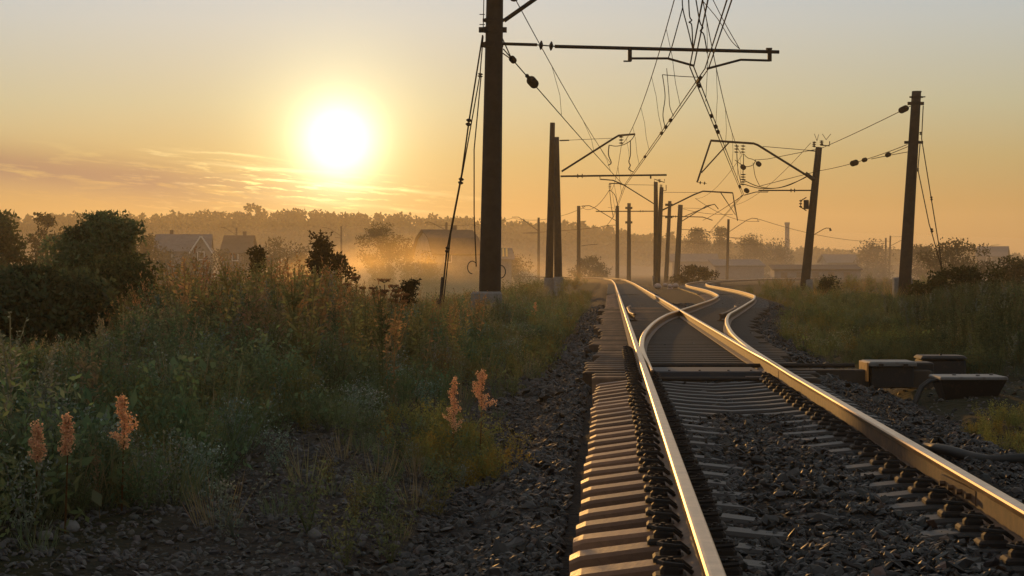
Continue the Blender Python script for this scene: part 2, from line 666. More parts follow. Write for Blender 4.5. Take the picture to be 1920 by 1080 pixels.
by = np.concatenate([np.linspace(-6, 40, 210), np.linspace(40.5, 150, 140)])
bs = np.linspace(0, 1, 66)
rows = []
for y in by:
    d = delta(y)
    us = -1.55 + bs * (GA + d + 1.8 + 1.55)
    x = us + SL * y + 0.392
    z = ballast_h(us, us - GA - d) + 0.035 * vnoise(x, np.full_like(x, y), 0.23, 3) + 0.03 * vnoise(x, np.full_like(x, y), 0.8, 4)
    if y < 17:
        z = z + 0.035 * smooth(0.35, 0.65, us) * smooth(1.20, 0.95, us) * smooth(17, 11, y) + .055 * smooth(.0, .2, us) * smooth(GA, GA - .2, us) * float(smooth(23, 21, y)) - .05 * float(smooth(22, 23, y)) * smooth(-.3, 0, us) * smooth(.3, 0, us - GA - d)
    z = z - .10 * smooth(-.95, -.6, us) * smooth(.0, -.2, us)
    z = z + .07 * smooth(GA + .25, GA + .5, us) * (1 - smooth(GA + .6, GA + 1.6, us)) * smooth(20, 14, y)
    rows.append(np.stack([x, np.full_like(x, y), z], -1))
bv = np.array(rows)
b_ny, b_nx = bv.shape[:2]
idx = np.arange(b_nx * b_ny).reshape(b_ny, b_nx)
q = np.stack([idx[:-1, :-1], idx[:-1, 1:], idx[1:, 1:], idx[1:, :-1]], -1).reshape(-1, 4)
me = bpy.data.meshes.new('ballast_bed')
me.from_pydata(bv.reshape(-1, 3).tolist(), [], q.tolist())
me.materials.append(mat('ballast_gravel', (0.016, 0.014, 0.013), 1.0, 0, noise=(24, (0.006, 0.005, 0.005), .38, .62), bump=(22, 1.0, .06)))
me.polygons.foreach_set('use_smooth', [True] * len(me.polygons))
bo = link(bpy.data.objects.new('ballast_bed', me))
tag(bo, 'dark crushed stone bed carrying the two tracks', 'ballast', kind='structure')


def ballast_z(x, y):
    j = np.interp(y, by, np.arange(b_ny))
    u = u_of(x, y)
    d = np.interp(y, _ys, _dl)
    i = (u + 1.55) / (GA + d + 1.8 + 1.55) * (b_nx - 1)
    i0 = np.clip(i, 0, b_nx - 1.001).astype(int)
    j0 = np.clip(j, 0, b_ny - 1.001).astype(int)
    return bv[j0, i0, 2]


# loose stones
def ico():
    p = (1 + 5 ** .5) / 2
    v = np.array([(-1, p, 0), (1, p, 0), (-1, -p, 0), (1, -p, 0), (0, -1, p), (0, 1, p), (0, -1, -p), (0, 1, -p),
                  (p, 0, -1), (p, 0, 1), (-p, 0, -1), (-p, 0, 1)], float)
    v /= np.linalg.norm(v[0])
    f = np.array([(0, 11, 5), (0, 5, 1), (0, 1, 7), (0, 7, 10), (0, 10, 11), (1, 5, 9), (5, 11, 4), (11, 10, 2), (10, 7, 6), (7, 1, 8),
                  (3, 9, 4), (3, 4, 2), (3, 2, 6), (3, 6, 8), (3, 8, 9), (4, 9, 5), (2, 4, 11), (6, 2, 10), (8, 6, 7), (9, 8, 1)])
    return v, f


IV, IF = ico()


def stones(x, y, z, size, cols):
    n = len(x)
    jit = RNG.uniform(0.62, 1.25, (n, 12, 1))
    sc = RNG.uniform(0.6, 1.35, (n, 1, 3)) * np.array([1.15, 1.0, 0.72])
    v = IV[None] * jit * sc * size[:, None, None]
    a = RNG.uniform(0, 6.283, n)
    tl = RNG.normal(0, 0.35, (n, 2))
    ca, sa = np.cos(a), np.sin(a)
    vx = v[..., 0] * ca[:, None] - v[..., 1] * sa[:, None]
    vy = v[..., 0] * sa[:, None] + v[..., 1] * ca[:, None]
    vz = v[..., 2] + vx * tl[:, :1] + vy * tl[:, 1:]
    v = np.stack([vx + x[:, None], vy + y[:, None], vz + z[:, None]], -1)
    tri = v[:, IF, :].reshape(-1, 3)
    return tri, np.repeat(cols, 60, axis=0)


def scatter_y(n, y0, y1, p):
    """rows denser near the camera"""
    r = RNG.uniform(0, 1, n)
    if abs(p - 1) < 1e-6:
        p = 1.001
    return (y0 ** (1 - p) + r * (y1 ** (1 - p) - y0 ** (1 - p))) ** (1 / (1 - p))


parts_v, parts_c = [], []
for n, y0, y1, sz in ((62000, 6.5, 24, 0.018), (28000, 22, 75, 0.033)):
    y = scatter_y(n, y0, y1, 1.35)
    d = np.interp(y, _ys, _dl)
    u = RNG.uniform(-1.6, GA + 1.7, n)
    u = np.where(RNG.uniform(0, 1, n) < 0.35, RNG.uniform(-1.75, -0.3, n), u)
    u = np.where((y > 22) & (RNG.uniform(0, 1, n) < .5), RNG.uniform(-1.6, 1, n) + RNG.uniform(0, 1, n) * (GA + d + .7), u)
    x = u + SL * y + 0.392
    z = ballast_z(x, y) - .08 * ((u > -.66) & (u < -.05) & (y < 60)) + .005 * ((u > .35) & (u < 1.2) & (y < 14)) + .0 * u
    g_ = RNG.uniform(0.004, 0.020, (n, 1)) * RNG.uniform(0.5, 1.35, (n, 1))
    c = g_ * np.array([1.12, 0.98, 0.86]) * RNG.uniform(0.88, 1.12, (n, 3))
    c = np.where(RNG.uniform(0, 1, (n, 1)) < .07, c * np.array([3.4, 2.3, 1.7]), c)
    s = RNG.gamma(7, 1 / 7.0, n) * sz
    v_, c_ = stones(x, y, z + s * 0.25, s, c)
    parts_v.append(v_)
    parts_c.append(c_)
stone_mat = mat('ballast_stone', (0.1, 0.1, 0.1), 0.62, 0, spec=0.45)
t = stone_mat.node_tree
sa_ = t.nodes.new('ShaderNodeAttribute')
sa_.attribute_name = 'tint'
t.links.new(sa_.outputs['Color'], t.nodes['Principled BSDF'].inputs['Base Color'])
o = np_build('ballast_stones', np.concatenate(parts_v), 3, stone_mat, np.concatenate(parts_c))
tag(o, 'loose crushed stones lying over the track bed', 'gravel', kind='stuff')

# pebbles on the trodden path beside the track
n = 26000
y = scatter_y(n, 7.5, 34, 1.5)
u = RNG.uniform(-4.4, -1.4, n)
rt = RNG.uniform(0, 1, n) < .28
u = np.where(rt, GA + np.interp(y, _ys, _dl) + RNG.uniform(1.5, 4.5, n), u)
x = u + SL * y + 0.392
s = RNG.gamma(1.6, 1 / 1.6, n) * 0.012
s = np.minimum(s, 0.026)
g_ = RNG.uniform(0.018, 0.060, (n, 1))
c = g_ * np.array([1.05, 0.95, 0.85]) * RNG.uniform(0.9, 1.1, (n, 3))
v_, c_ = stones(x, y, height(x, y) + s * 0.15, s, c)
o = np_build('path_pebbles', v_, 3, stone_mat, c_)
tag(o, 'grey pebbles and clods scattered over the trodden path', 'pebbles', kind='stuff')


# ------------------------------------------------------------------ rails
PROF = [(-.0375, -.012), (-.030, -.003), (-.018, 0), (.018, 0), (.030, -.003), (.0375, -.012), (.0375, -.036), (.009, -.05), (.009, -.145),
        (.075, -.165), (.075, -.178), (-.075, -.178), (-.075, -.165), (-.009, -.145), (-.009, -.05), (-.0375, -.036)]
HEADF = {15, 0, 1, 2, 3, 4, 5}


def sweep(name, fx, ys, prof=PROF, zoff=0.0, head=HEADF, hs=None):
    ys = list(ys)
    vs, fs, ms = [], [], []
    k = len(prof)
    for i, y in enumerate(ys):
        x = fx(y)
        e = 0.4
        t_ = Vector((fx(y + e) - fx(y - e), 2 * e, 0)).normalized()
        s_ = Vector((t_.y, -t_.x, 0))
        f_ = hs(y) if hs else 1.0
        for (a, b) in prof:
            vs.append(Vector((x, y, b + zoff)) + s_ * a * f_)
    for i in range(len(ys) - 1):
        for j in range(k):
            j2 = (j + 1) % k
            fs.append((i * k + j2, i * k + j, (i + 1) * k + j, (i + 1) * k + j2))
            ms.append(2 if j in (0, 4) else (0 if j in head else 1))
    fs.append(tuple(range(k)))
    ms.append(1)
    fs.append(tuple((len(ys) - 1) * k + j for j in reversed(range(k))))
    ms.append(1)
    mb = MB()
    mb.v, mb.f, mb.m = vs, fs, ms
    return mb


def yr(a, b):
    out, y = [], a
    while y < b:
        out.append(y)
        y += 0.4 if y < 30 else (0.8 if y < 140 else 1.6)
    return out + [b]


RM = [MAT['railhead'], MAT['rust'], MAT['railedge']]
GRP = 'rails of the two tracks'
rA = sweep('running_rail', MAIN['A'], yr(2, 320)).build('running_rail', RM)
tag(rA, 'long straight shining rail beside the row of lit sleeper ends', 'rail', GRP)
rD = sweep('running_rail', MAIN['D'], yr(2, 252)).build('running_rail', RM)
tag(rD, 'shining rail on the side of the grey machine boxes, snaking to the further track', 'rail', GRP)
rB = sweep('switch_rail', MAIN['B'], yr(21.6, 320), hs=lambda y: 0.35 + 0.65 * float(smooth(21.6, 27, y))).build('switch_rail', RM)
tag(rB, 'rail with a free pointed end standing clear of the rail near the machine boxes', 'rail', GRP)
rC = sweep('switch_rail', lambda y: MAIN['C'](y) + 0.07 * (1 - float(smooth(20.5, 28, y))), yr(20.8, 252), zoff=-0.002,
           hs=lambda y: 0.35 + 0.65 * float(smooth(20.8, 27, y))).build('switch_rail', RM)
tag(rC, 'curving rail that peels from the straight rail and crosses to the further track', 'rail', GRP)


def chk(y):
    e = max(0.0, (abs(y - 52) - 3.4)) * 0.05
    return e


PG = [(a, b) for a, b in PROF]
gA = sweep('check_rail', lambda y: MAIN['A'](y) + 0.13 + chk(y), yr(46.8, 57.2), zoff=0.012).build('check_rail', [MAT['rust'], MAT['rust'], MAT['rust']])
tag(gA, 'short rusty check rail with flared ends inside the straight rail', 'check rail', 'check rails opposite the crossing')
gD = sweep('check_rail', lambda y: MAIN['D'](y) - 0.13 - chk(y), yr(46.8, 57.2), zoff=0.012).build('check_rail', [MAT['rust'], MAT['rust'], MAT['rust']])
tag(gD, 'short rusty check rail with flared ends inside the snaking rail', 'check rail', 'check rails opposite the crossing')


def fishplate(fx, y, side, parent):
    mb = MB()
    for k in range(1):
        x = fx(y)
        for s in (-1, 1):
            mb.box(x + s * .012 if s > 0 else x - .034, x + .034 if s > 0 else x - .012, y - .4, y + .4, -.135, -.055)
            for i in range(4):
                yy = y - .3 + i * .2
                mb.tube([(x + s * .03, yy, -.095), (x + s * .065, yy, -.095)], .017, 6)
    o = mb.build('fishplate', MAT['rust'], parent)
    return o


fishplate(MAIN['D'], 10.3, 1, rD)
fishplate(MAIN['D'], 8.1, 1, rD)

# ------------------------------------------------------------------ sleepers


def sleeper_mesh(half, concrete=True, seed=0):
    """a sleeper along local x, centred, rail seats at +-0.78; top of the seat at z = -0.18"""
    r = random.Random(seed)
    mb = MB()
    if concrete:
        prof = [(-half, -.262, .100), (-half + .05, -.243, .108), (-1.0, -.200, .108), (-.93, -.190, .108), (-.60, -.190, .108), (-.36, -.215, .10), (0, -.235, .095)]
        prof = prof + [(-a, b, c) for a, b, c in reversed(prof[:-1])]
    else:
        prof = [(-half, -.200, .10), (-half + .04, -.184, .108), (0, -.182, .108), (half - .04, -.184, .108), (half, -.200, .10)]
    vs, fs = [], []
    for (x, z, w) in prof:
        z = z + r.uniform(-.003, .003)
        b = .018
        wb = w + (.03 if concrete else 0)
        vs += [(x, -wb, -.42), (x, -w, z - b), (x, -w + b, z), (x, w - b, z), (x, w, z - b), (x, wb, -.42)]
    k = 6
    for i in range(len(prof) - 1):
        for j in range(k):
            j2 = (j + 1) % k
            fs.append((i * k + j, i * k + j2, (i + 1) * k + j2, (i + 1) * k + j))
    fs = [tuple(reversed(f)) for f in fs]
    fs.append(tuple(range(k)))
    fs.append(tuple((len(prof) - 1) * k + j for j in reversed(range(k))))
    mb.add(vs, fs)
    return mb


def clip_mb(s):
    """fastening beside a rail: base plate, spring bar and bolt"""
    mb = MB()
    mb.bbox(-.075, .075, -.075, .075, -.19, -.160, .012)
    mb.bbox(-.045, .05, -.045, .045, -.16, -.125, .015)
    mb.tube([(0, 0, -.14), (0, 0, -.09)], .013, 6)
    mb.tube([(0, 0, -.122), (0, 0, -.10)], .022, 6)
    mb.tube([(-s * .09, -.05, -.150), (-s * .05, -.06, -.118), (s * .03, -.05, -.112), (s * .05, 0, -.112), (s * .03, .05, -.112), (-s * .05, .06, -.118), (-s * .09, .05, -.150)], .011, 5)
    return mb


def put_sleeper(proto_me, y, xc, rot, label, group, mt, clips=None, name='railway_sleeper'):
    t_ = bpy.data.objects.new(name, proto_me)
    COL.objects.link(t_)
    t_.location = (xc, y, 0)
    t_.rotation_euler = (0, 0, rot)
    tag(t_, label, 'sleeper', group)
    if clips:
        for (lx, me_) in clips:
            c = bpy.data.objects.new('rail_clip', me_)
            COL.objects.link(c)
            c.parent = t_
            c.location = (lx, 0, 0)
    return t_


ANG = math.atan(-SL)
con_me = []
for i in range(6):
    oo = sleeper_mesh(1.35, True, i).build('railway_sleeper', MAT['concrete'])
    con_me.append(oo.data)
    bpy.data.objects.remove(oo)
clip_me = []
for s in (-1, 1):
    oo = clip_mb(s).build('rail_clip', MAT['iron'])
    clip_me.append(oo.data)
    bpy.data.objects.remove(oo)
half = GA / 2
CLIPS = [(-half - .125, clip_me[0]), (-half + .125, clip_me[1]), (half - .125, clip_me[0]), (half + .125, clip_me[1])]
rs = random.Random(3)
y = 5.2
i = 0
while y < 22.4:
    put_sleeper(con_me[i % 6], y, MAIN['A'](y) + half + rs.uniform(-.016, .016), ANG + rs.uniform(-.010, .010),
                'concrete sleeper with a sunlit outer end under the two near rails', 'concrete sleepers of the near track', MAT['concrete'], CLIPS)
    y += 0.527 + rs.uniform(-.012, .012)
    i += 1
# long timber bearers of the turnout
tim = {}


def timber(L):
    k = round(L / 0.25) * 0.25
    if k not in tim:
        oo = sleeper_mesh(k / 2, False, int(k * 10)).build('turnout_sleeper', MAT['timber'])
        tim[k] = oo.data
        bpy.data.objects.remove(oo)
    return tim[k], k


TURN_END = 64
while y < TURN_END:
    d = delta(y)
    left = 0.59 + (0.13 if (i // 5) % 3 == 1 else 0) + rs.uniform(-.03, .07)
    right = GA + d + 0.62
    if 24.0 < y < 24.62:
        right = 3.7
    L = left + right
    me_, k = timber(L)
    ua = -left
    xc = MAIN['A'](y) + ua + k / 2
    cl = None
    if y < 30:
        cl = [(-k / 2 + left - .125, clip_me[0]), (-k / 2 + left + GA + d + .125, clip_me[1])]
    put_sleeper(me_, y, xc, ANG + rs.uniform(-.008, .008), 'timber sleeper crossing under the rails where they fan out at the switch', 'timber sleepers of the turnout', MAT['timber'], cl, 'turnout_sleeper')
    y += 0.585 + rs.uniform(-.03, .03)
    i += 1
# sleepers of the two tracks beyond
ys2 = y
for nm, fx, lab, grp in (('A', MAIN['A'], 'sleeper of the straight track between the switch and the double poles', 'sleepers of the far straight track'),
                         ('C', MAIN['C'], 'sleeper of the snaking track beyond the crossing of the rails', 'sleepers of the far snaking track')):
    y = ys2
    rest = MB()
    k = 0
    while y < 170:
        xc = fx(y) + half
        a_ = math.atan(-(fx(y + .5) - fx(y - .5)))
        if y < 100:
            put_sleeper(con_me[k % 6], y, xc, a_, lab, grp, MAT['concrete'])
        else:
            ca, sa = math.cos(a_), math.sin(a_)
            pts = []
            for zz in (-.42, -.2):
                for (lx, ly) in ((-1.35, -.13), (1.35, -.13), (1.35, .13), (-1.35, .13)):
                    pts.append((xc + lx * ca - ly * sa, y + lx * sa + ly * ca, zz))
            rest.hexa(pts)
        y += 0.6
        k += 1
    o = rest.build('distant_sleepers', MAT['concrete'])
    tag(o, 'faint run of sleepers under the far end of the ' + ('straight' if nm == 'A' else 'snaking') + ' track', 'sleepers', kind='stuff')

# ------------------------------------------------------------------ switch gear
# steel tie over the throwing rods, between the two near rails
yb = 23.1
t0 = thing('switch_tie', (MAIN['A'](yb) + half, yb, -0.3), 'wide flat steel beam lying between the two near rails at the switch', 'switch tie')
mb = MB()
x0, x1 = MAIN['A'](yb) + .13, MAIN['B'](yb) - .13
mb.bbox(x0, x1, yb - .5, yb + .5, -.30, -.115, .012)
mb.build('cover', MAT['steel'], t0)
mb = MB()
for xx in (x0 + .18, x0 + .55, x0 + .9, x1 - .12):
    mb.tube([(xx, yb - .35, -.117), (xx, yb - .35, -.105)], .016, 6)
mb.build('bolt', MAT['iron'], t0)
mb = MB()
yr0 = 24.2
mb.tube([(MAIN['A'](yr0) + .1, yr0, -.13), (MAIN['D'](yr0) + 1.2, yr0 + .05, -.13)], .028, 8)
o = mb.build('switch_rod', MAT['iron'])
tag(o, 'dark throwing rod reaching from the blades under the rail to the machine box', 'rod')
mb = MB()
mb.tube([(MAIN['A'](21.4) + .2, 21.4, -.14), (MAIN['D'](21.4) - .25, 21.4, -.14)], .022, 8)
o = mb.build('switch_rod', MAT['iron'])
tag(o, 'thin rod tying the two switch blades together just before the wide steel beam', 'rod')
# slide plates beside the free blade tip
mb = MB()
for k in range(7):
    yy = 21.9 + k * 0.545
    xb = MAIN['B'](yy)
    mb.box(xb - .32, xb + .1, yy - .08, yy + .08, -.181, -.168)
o = mb.build('slide_plate', MAT['rust'], rB)

# point machine
Y1 = 24.4
b1 = thing('point_machine', (X(1668, Y1), Y1, -.44), 'low grey point machine with sunlight painted orange on an added end plate at the end of the rods', 'point machine')
mb = MB()
x0, x1 = X(1626, Y1), X(1706, Y1)
mb.bbox(x0, x1, Y1 - .28, Y1 + .30, -.40, -.13, .02)
mb.build('housing', MAT['darkbox'], b1)
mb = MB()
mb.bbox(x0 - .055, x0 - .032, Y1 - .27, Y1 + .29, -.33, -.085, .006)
mb.build('sunlit_end_plate', MAT['orange'], b1)  # added plate, its orange stands for sun on the machine's end
for hx in (x0 + .1, x1 - .1):
    mb = MB()
    mb.tube([(hx - .04, Y1 - .32, -.135), (hx + .04, Y1 - .32, -.135)], .014, 6)
    mb.build('hinge', MAT['iron'], b1)
mb = MB()
mb.bbox(x0 - .03, x1 + .03, Y1 - .31, Y1 + .33, -.13, -.075, .018)
mb.build('lid', MAT['graybox'], b1)
mb = MB()
mb.bbox(x1 + .032, x1 + .30, Y1 - .10, Y1 + .32, -.40, -.095, .02)
mb.build('motor_cover', MAT['darkbox'], b1)
for xx in (x0 + .12, x1 - .12):
    mb = MB()
    mb.box(xx - .03, xx + .03, Y1 - .325, Y1 - .3105, -.17, -.10)
    mb.build('latch', MAT['iron'], b1)
# cabinet behind
Y2 = 26.2
b2 = thing('track_cabinet', (X(1763, Y2), Y2, -.44), 'tall black round-topped cabinet standing behind the grey point machine', 'cabinet')
x0, x1 = X(1722, Y2), X(1804, Y2)
mb = MB()
mb.bbox(x0, x1, Y2 - .25, Y2 + .25, -.44, -.13, .03)
mb.build('body', MAT['darkbox'], b2)
mb = MB()
mb.bbox(x0 - .015, x1 + .015, Y2 - .27, Y2 + .27, -.13, -.085, .03)
mb.bbox((x0 + x1) / 2 - .01, (x0 + x1) / 2 + .02, Y2 - .02, Y2 + .02, -.085, -.065, .004)
mb.build('lid', MAT['darkbox'], b2)
# trapezoid box with cables
Y3 = 22.6
b3 = thing('cable_box', (X(1815, Y3), Y3, -.44), 'pale-lidded box tapering downwards with bent cables at its end', 'cable box')
x0, x1 = X(1752, Y3), X(1878, Y3)
mb = MB()
zb, zt = -.46, -.20
mb.hexa([(x0 + .10, Y3 - .18, zb), (x1 - .12, Y3 - .18, zb), (x1 - .12, Y3 + .18, zb), (x0 + .10, Y3 + .18, zb),
         (x0 + .01, Y3 - .30, zt), (x1 - .01, Y3 - .30, zt), (x1 - .01, Y3 + .30, zt), (x0 + .01, Y3 + .30, zt)])
mb.build('body', MAT['darkbox'], b3)
mb = MB()
mb.bbox(x0, x1, Y3 - .32, Y3 + .32, -.20, -.165, .014)
for xx, yy in ((x0 + .25, Y3 + .05), (x0 + .5, Y3 - .1), (x1 - .1, Y3 + .1)):
    mb.tube([(xx, yy, -.166), (xx, yy, -.148)], .025, 8)
mb.build('lid', MAT['graybox'], b3)
for k in range(2):
    mb = MB()
    mb.tube([(x0 + .03, Y3 - .1 + k * .12, -.22), (x0 - .07, Y3 - .1 + k * .12, -.23), (x0 - .17, Y3 - .12 + k * .1, -.30), (x0 - .24, Y3 - .14 + k * .1, -.45), (x0 - .28, Y3 - .2 + k * .1, -.50)], .022, 8)
    mb.build('cable', MAT['rubber'], b3, True)
# thick hose on the ballast
pts = []
for k in range(15):
    f_ = k / 14
    px = 1735 + f_ * 330
    py = 838 + 24 * math.sin(min(f_, .55) / .55 * math.pi / 2)
    Yk = 1.29 * F / (py - HZ)
    pts.append((X(px, Yk), Yk, -.175 + .012 * math.sin(k)))
mb = MB()
mb.tube(pts, .038, 10)
o = mb.build('ground_hose', MAT['rubber'], None, True)
tag(o, 'thick black hose lying on the stones outside the rail', 'hose')


def rock(name, x, y, z, s, m, label, cat, group=None, seed=1):
    r = random.Random(seed)
    mb = MB()
    vs = [(x + v[0] * s * r.uniform(.75, 1.2), y + v[1] * s * r.uniform(.75, 1.2), z + v[2] * s * r.uniform(.6, .95)) for v in IV]
    mb.add(vs, [tuple(f) for f in IF])
    o = mb.build(name, m)
    tag(o, label, cat, group)
    md = o.modifiers.new('s', 'SUBSURF')
    md.levels = md.render_levels = 1
    return o


Yk = 25.4
rock('pale_stone', X(1580, Yk), Yk, -.20, .055, MAT['stone'], 'small round pinkish stone catching the sun near the point machine', 'stone', None, 4)
for k, (px, py, s) in enumerate(((1234, 535, .35), (1247, 533, .22), (1256, 535, .28), (1266, 534, .3), (1257, 541, .3))):
    Yk = 131 + k * .6
    p = P(px, py, Yk)
    rock('rubble_block', p.x, p.y, p.z - .05, s, MAT['stone'], 'pinkish rubble block in the small heap between the two far tracks', 'rubble', 'rubble heap between the far tracks', 10 + k)
for k, (px, Yk, s) in enumerate(((130, 10.2, .075), (85, 9.9, .06), (590, 10.4, .055), (635, 9.9, .04), (760, 9.8, .045))):
    x = X(px, Yk)
    rock('flat_stone', x, Yk, hgt(x, Yk) + s * .2, s, MAT['flatstone'],
         ('flat grey stone half sunk in the path, ' + ['biggest of the pair under the weeds', 'smaller of the pair under the weeds', 'lone one in the middle of the path', 'small one beside the lone path stone', 'one at the edge of the ballast'][k]), 'stone', 'flat stones on the path', 30 + k)
# ------------------------------------------------------------------ catenary poles
def zof(py, Y):
    return CAMZ + (HZ - py) / F * Y


def pole(label, pxb, Y, pxt, ztop, r0, r1, group, name='catenary_pole', zb=None, cat='railway pole', foot=None):
    xb, xt = X(pxb, Y), X(pxt, Y)
    zg = hgt(xb, Y) if zb is None else zb
    root = thing(name, (xb, Y, zg), label, cat, group)
    mb = MB()
    pts, rr = [], []
    for k in range(9):
        f_ = k / 8
        pts.append((xb + (xt - xb) * f_, Y, zg - .2 + (ztop - zg + .2) * f_))
        rr.append(r0 + (r1 - r0) * f_)
    mb.tube(pts, rr, 16)
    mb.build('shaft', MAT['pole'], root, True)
    if foot:
        w, z1 = foot
        mb = MB()
        mb.bbox(xb - w, xb + w, Y - w, Y + w, zg - .3, z1, .03)
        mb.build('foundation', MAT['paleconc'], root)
    return root


def arm(root, name, pts, r, m=None, n=8):
    mb = MB()
    mb.tube(pts, r, n)
    return mb.build(name, m or MAT['iron'], root)


def insul(root, p, q, nd=3, r=.13, name='insulator', m=None):
    """string of porcelain discs from p to q"""
    p, q = Vector(p), Vector(q)
    d = q - p
    mb = MB()
    mb.tube([p, q], .018, 6)
    for k in range(nd):
        c = p + d * ((k + .5) / nd)
        t_ = d.normalized()
        h = min(.05, d.length / nd * .42)
        mb.tube([c - t_ * h, c - t_ * h * .2, c + t_ * h * .4, c + t_ * h], [.035, r, r * .85, .03], 12)
    return mb.build(name, m or MAT['porcelain'], root)


def clamp(root, x, Y, z, r, h=.1, ear=.12):
    mb = MB()
    mb.tube([(x, Y, z - h / 2), (x, Y, z + h / 2)], r + .025, 16)
    mb.box(x - r - ear, x - r - .02, Y - .05, Y + .05, z - h / 2, z + h / 2)
    mb.box(x + r + .02, x + r + ear, Y - .05, Y + .05, z - h / 2, z + h / 2)
    return mb.build('clamp', MAT['iron'], root)


GP = 'catenary poles along the tracks'
# --- the big near pole
Yp = 47.3
p1 = pole('thick dark pole towering out of the top of the picture with a long crossarm', 917, Yp, 931, 10.6, .29, .19, GP, zb=-.5)
mb = MB()
xb = X(913, Yp)
mb.bbox(xb - .42, xb + .40, Yp - .42, Yp + .40, -.7, .12, .03)
mb.bbox(xb - .40, xb + .38, Yp - .40, Yp + .38, .12, .56, .05)
mb.build('foundation', MAT['paleconc'], p1)
zA = zof(86, Yp)
mb = MB()
mb.tube([(X(940, Yp), Yp, zof(82, Yp)), (X(1007, Yp), Yp, zof(84, Yp))], .04, 8)
mb.tube([(X(1040, Yp), Yp, zof(87, Yp)), (X(1461, Yp), Yp, zof(97.5, Yp))], .045, 8)
crossarm = mb.build('crossarm', MAT['iron'], p1)
insul(p1, (X(1005, Yp), Yp, zof(84, Yp)), (X(1043, Yp), Yp, zof(87, Yp)), 2, .125)
for (pts, dropx) in ((((1183, 109.5), (1252, 109.5), (1300, 123)), 1181), (((1443, 113.5), (1389, 112), (1325, 129)), 1443)):
    mb = MB()
    mb.tube([(X(a, Yp), Yp, zof(b, Yp)) for a, b in pts], .03, 8)
    mb.box(X(dropx, Yp) - .05, X(dropx, Yp) + .05, Yp - .04, Yp + .04, zof(115, Yp), zof(88 if dropx < 1300 else 91, Yp))
    mb.box(X(dropx, Yp) - .09, X(dropx, Yp) + .06, Yp - .05, Yp + .05, zof(93, Yp), zof(90, Yp))
    if dropx < 1300:
        mb.box(X(1169, Yp), X(1183, Yp), Yp - .03, Yp + .03, zof(116, Yp), zof(113.5, Yp))
    mb.build('steady_arm', MAT['iron'], p1)
# cantilever strut rising out of frame
pts = [(X(945, Yp), Yp, zof(39, Yp)), (X(1160, Yp), Yp, zof(-112, Yp)), (X(1185, Yp), Yp, zof(-124, Yp)), (X(1310, Yp), Yp, zof(-124, Yp))]
arm(p1, 'cantilever', pts, .055)
arm(p1, 'tie_rod', [(X(930, Yp), Yp, zof(-130, Yp)), (X(1175, Yp), Yp, zof(-122, Yp))], .014)
insul(p1, (X(1290, Yp), Yp, zof(-122, Yp)), (X(1290, Yp), Yp, zof(-92, Yp)), 3, .12)
clamp(p1, X(924, Yp), Yp, zof(56, Yp), .215, .13, .14)
clamp(p1, X(923, Yp), Yp, zof(84, Yp), .22, .12, .06)
clamp(p1, X(925, Yp), Yp, zof(38, Yp), .21, .08, .06)
mb = MB()
for py in (27, 46):
    mb.tube([(X(899, Yp), Yp, zof(py, Yp)), (X(909, Yp), Yp, zof(py, Yp))], .012, 5)
mb.tube([(X(908, Yp), Yp - .1, zof(-30, Yp)), (X(906, Yp), Yp - .1, zof(60, Yp))], .012, 5)
mb.build('step_pin', MAT['iron'], p1)
for sx, c in ((-1, (886, 500)), (1, (939, 508))):
    mb = MB()
    px, py = c
    mb.tube([(X(px, Yp) + sx * math.cos(a) * .12 - sx * 0, Yp - .25, zof(py, Yp) + math.sin(a) * .16 - .02) for a in [i * math.pi / 8 - math.pi / 2 for i in range(11)]], .013, 5)
    mb.build('cable_loop', MAT['rubber'], p1)

# guy wires of the big pole
def wire(name, label, cat, group, segs, r=.008, m=None, extra=None, parent=None):
    """segs: list of polylines (world)"""
    mb = MB()
    for s in segs:
        mb.tube(s, r * 1.3, 5)
    o = mb.build(name, m or MAT['wire'], parent)
    if parent is None:
        tag(o, label, cat, group)
    return o


def sag(p, q, s, n=14):
    p, q = Vector(p), Vector(q)
    return [p + (q - p) * (i / n) - Vector((0, 0, 4 * s * (i / n) * (1 - i / n))) for i in range(n + 1)]


anch = Vector((X(820, 44.5), 44.5, hgt(X(820, 44.5), 44.5) - .05))
top = P(905, 66, Yp - .2)
g1 = wire('guy_wire', 'outer stay wire slanting from the thick pole down into the weeds', 'stay wire', 'stay wires of the thick pole',
          [[top, P(879, 230, 46.5), P(866, 325, 46.0), P(838, 470, 45.2), anch]], .016)
insul(g1, P(880, 222, 46.5), P(877.5, 237, 46.5), 2, .075)
insul(g1, P(840, 462, 45.2), P(838, 474, 45.2), 2, .06)
mb = MB()
mb.tube([P(829, 520, 44.9), anch], .026, 8)
mb.tube([P(822, 560, 44.6), anch], .05, 8)
mb.build('anchor_rod', MAT['iron'], g1)
g2 = wire('guy_wire', 'inner stay wire hugging the thick pole before slanting into the weeds', 'stay wire', 'stay wires of the thick pole',
          [[P(906, 68, Yp - .25), P(900, 140, 47.0), P(868, 320, 46.1), P(845, 440, 45.3), anch + Vector((.05, 0.1, 0))],
           [P(902, 143, 47.0), P(889, 280, 46.6), P(889, 400, 46.6), P(893, 500, 46.8)]], .012)
insul(g2, P(901, 137, 47.0), P(900, 145, 47.0), 2, .07)
insul(g2, P(865.5, 333, 46), P(863, 346, 46), 2, .07)

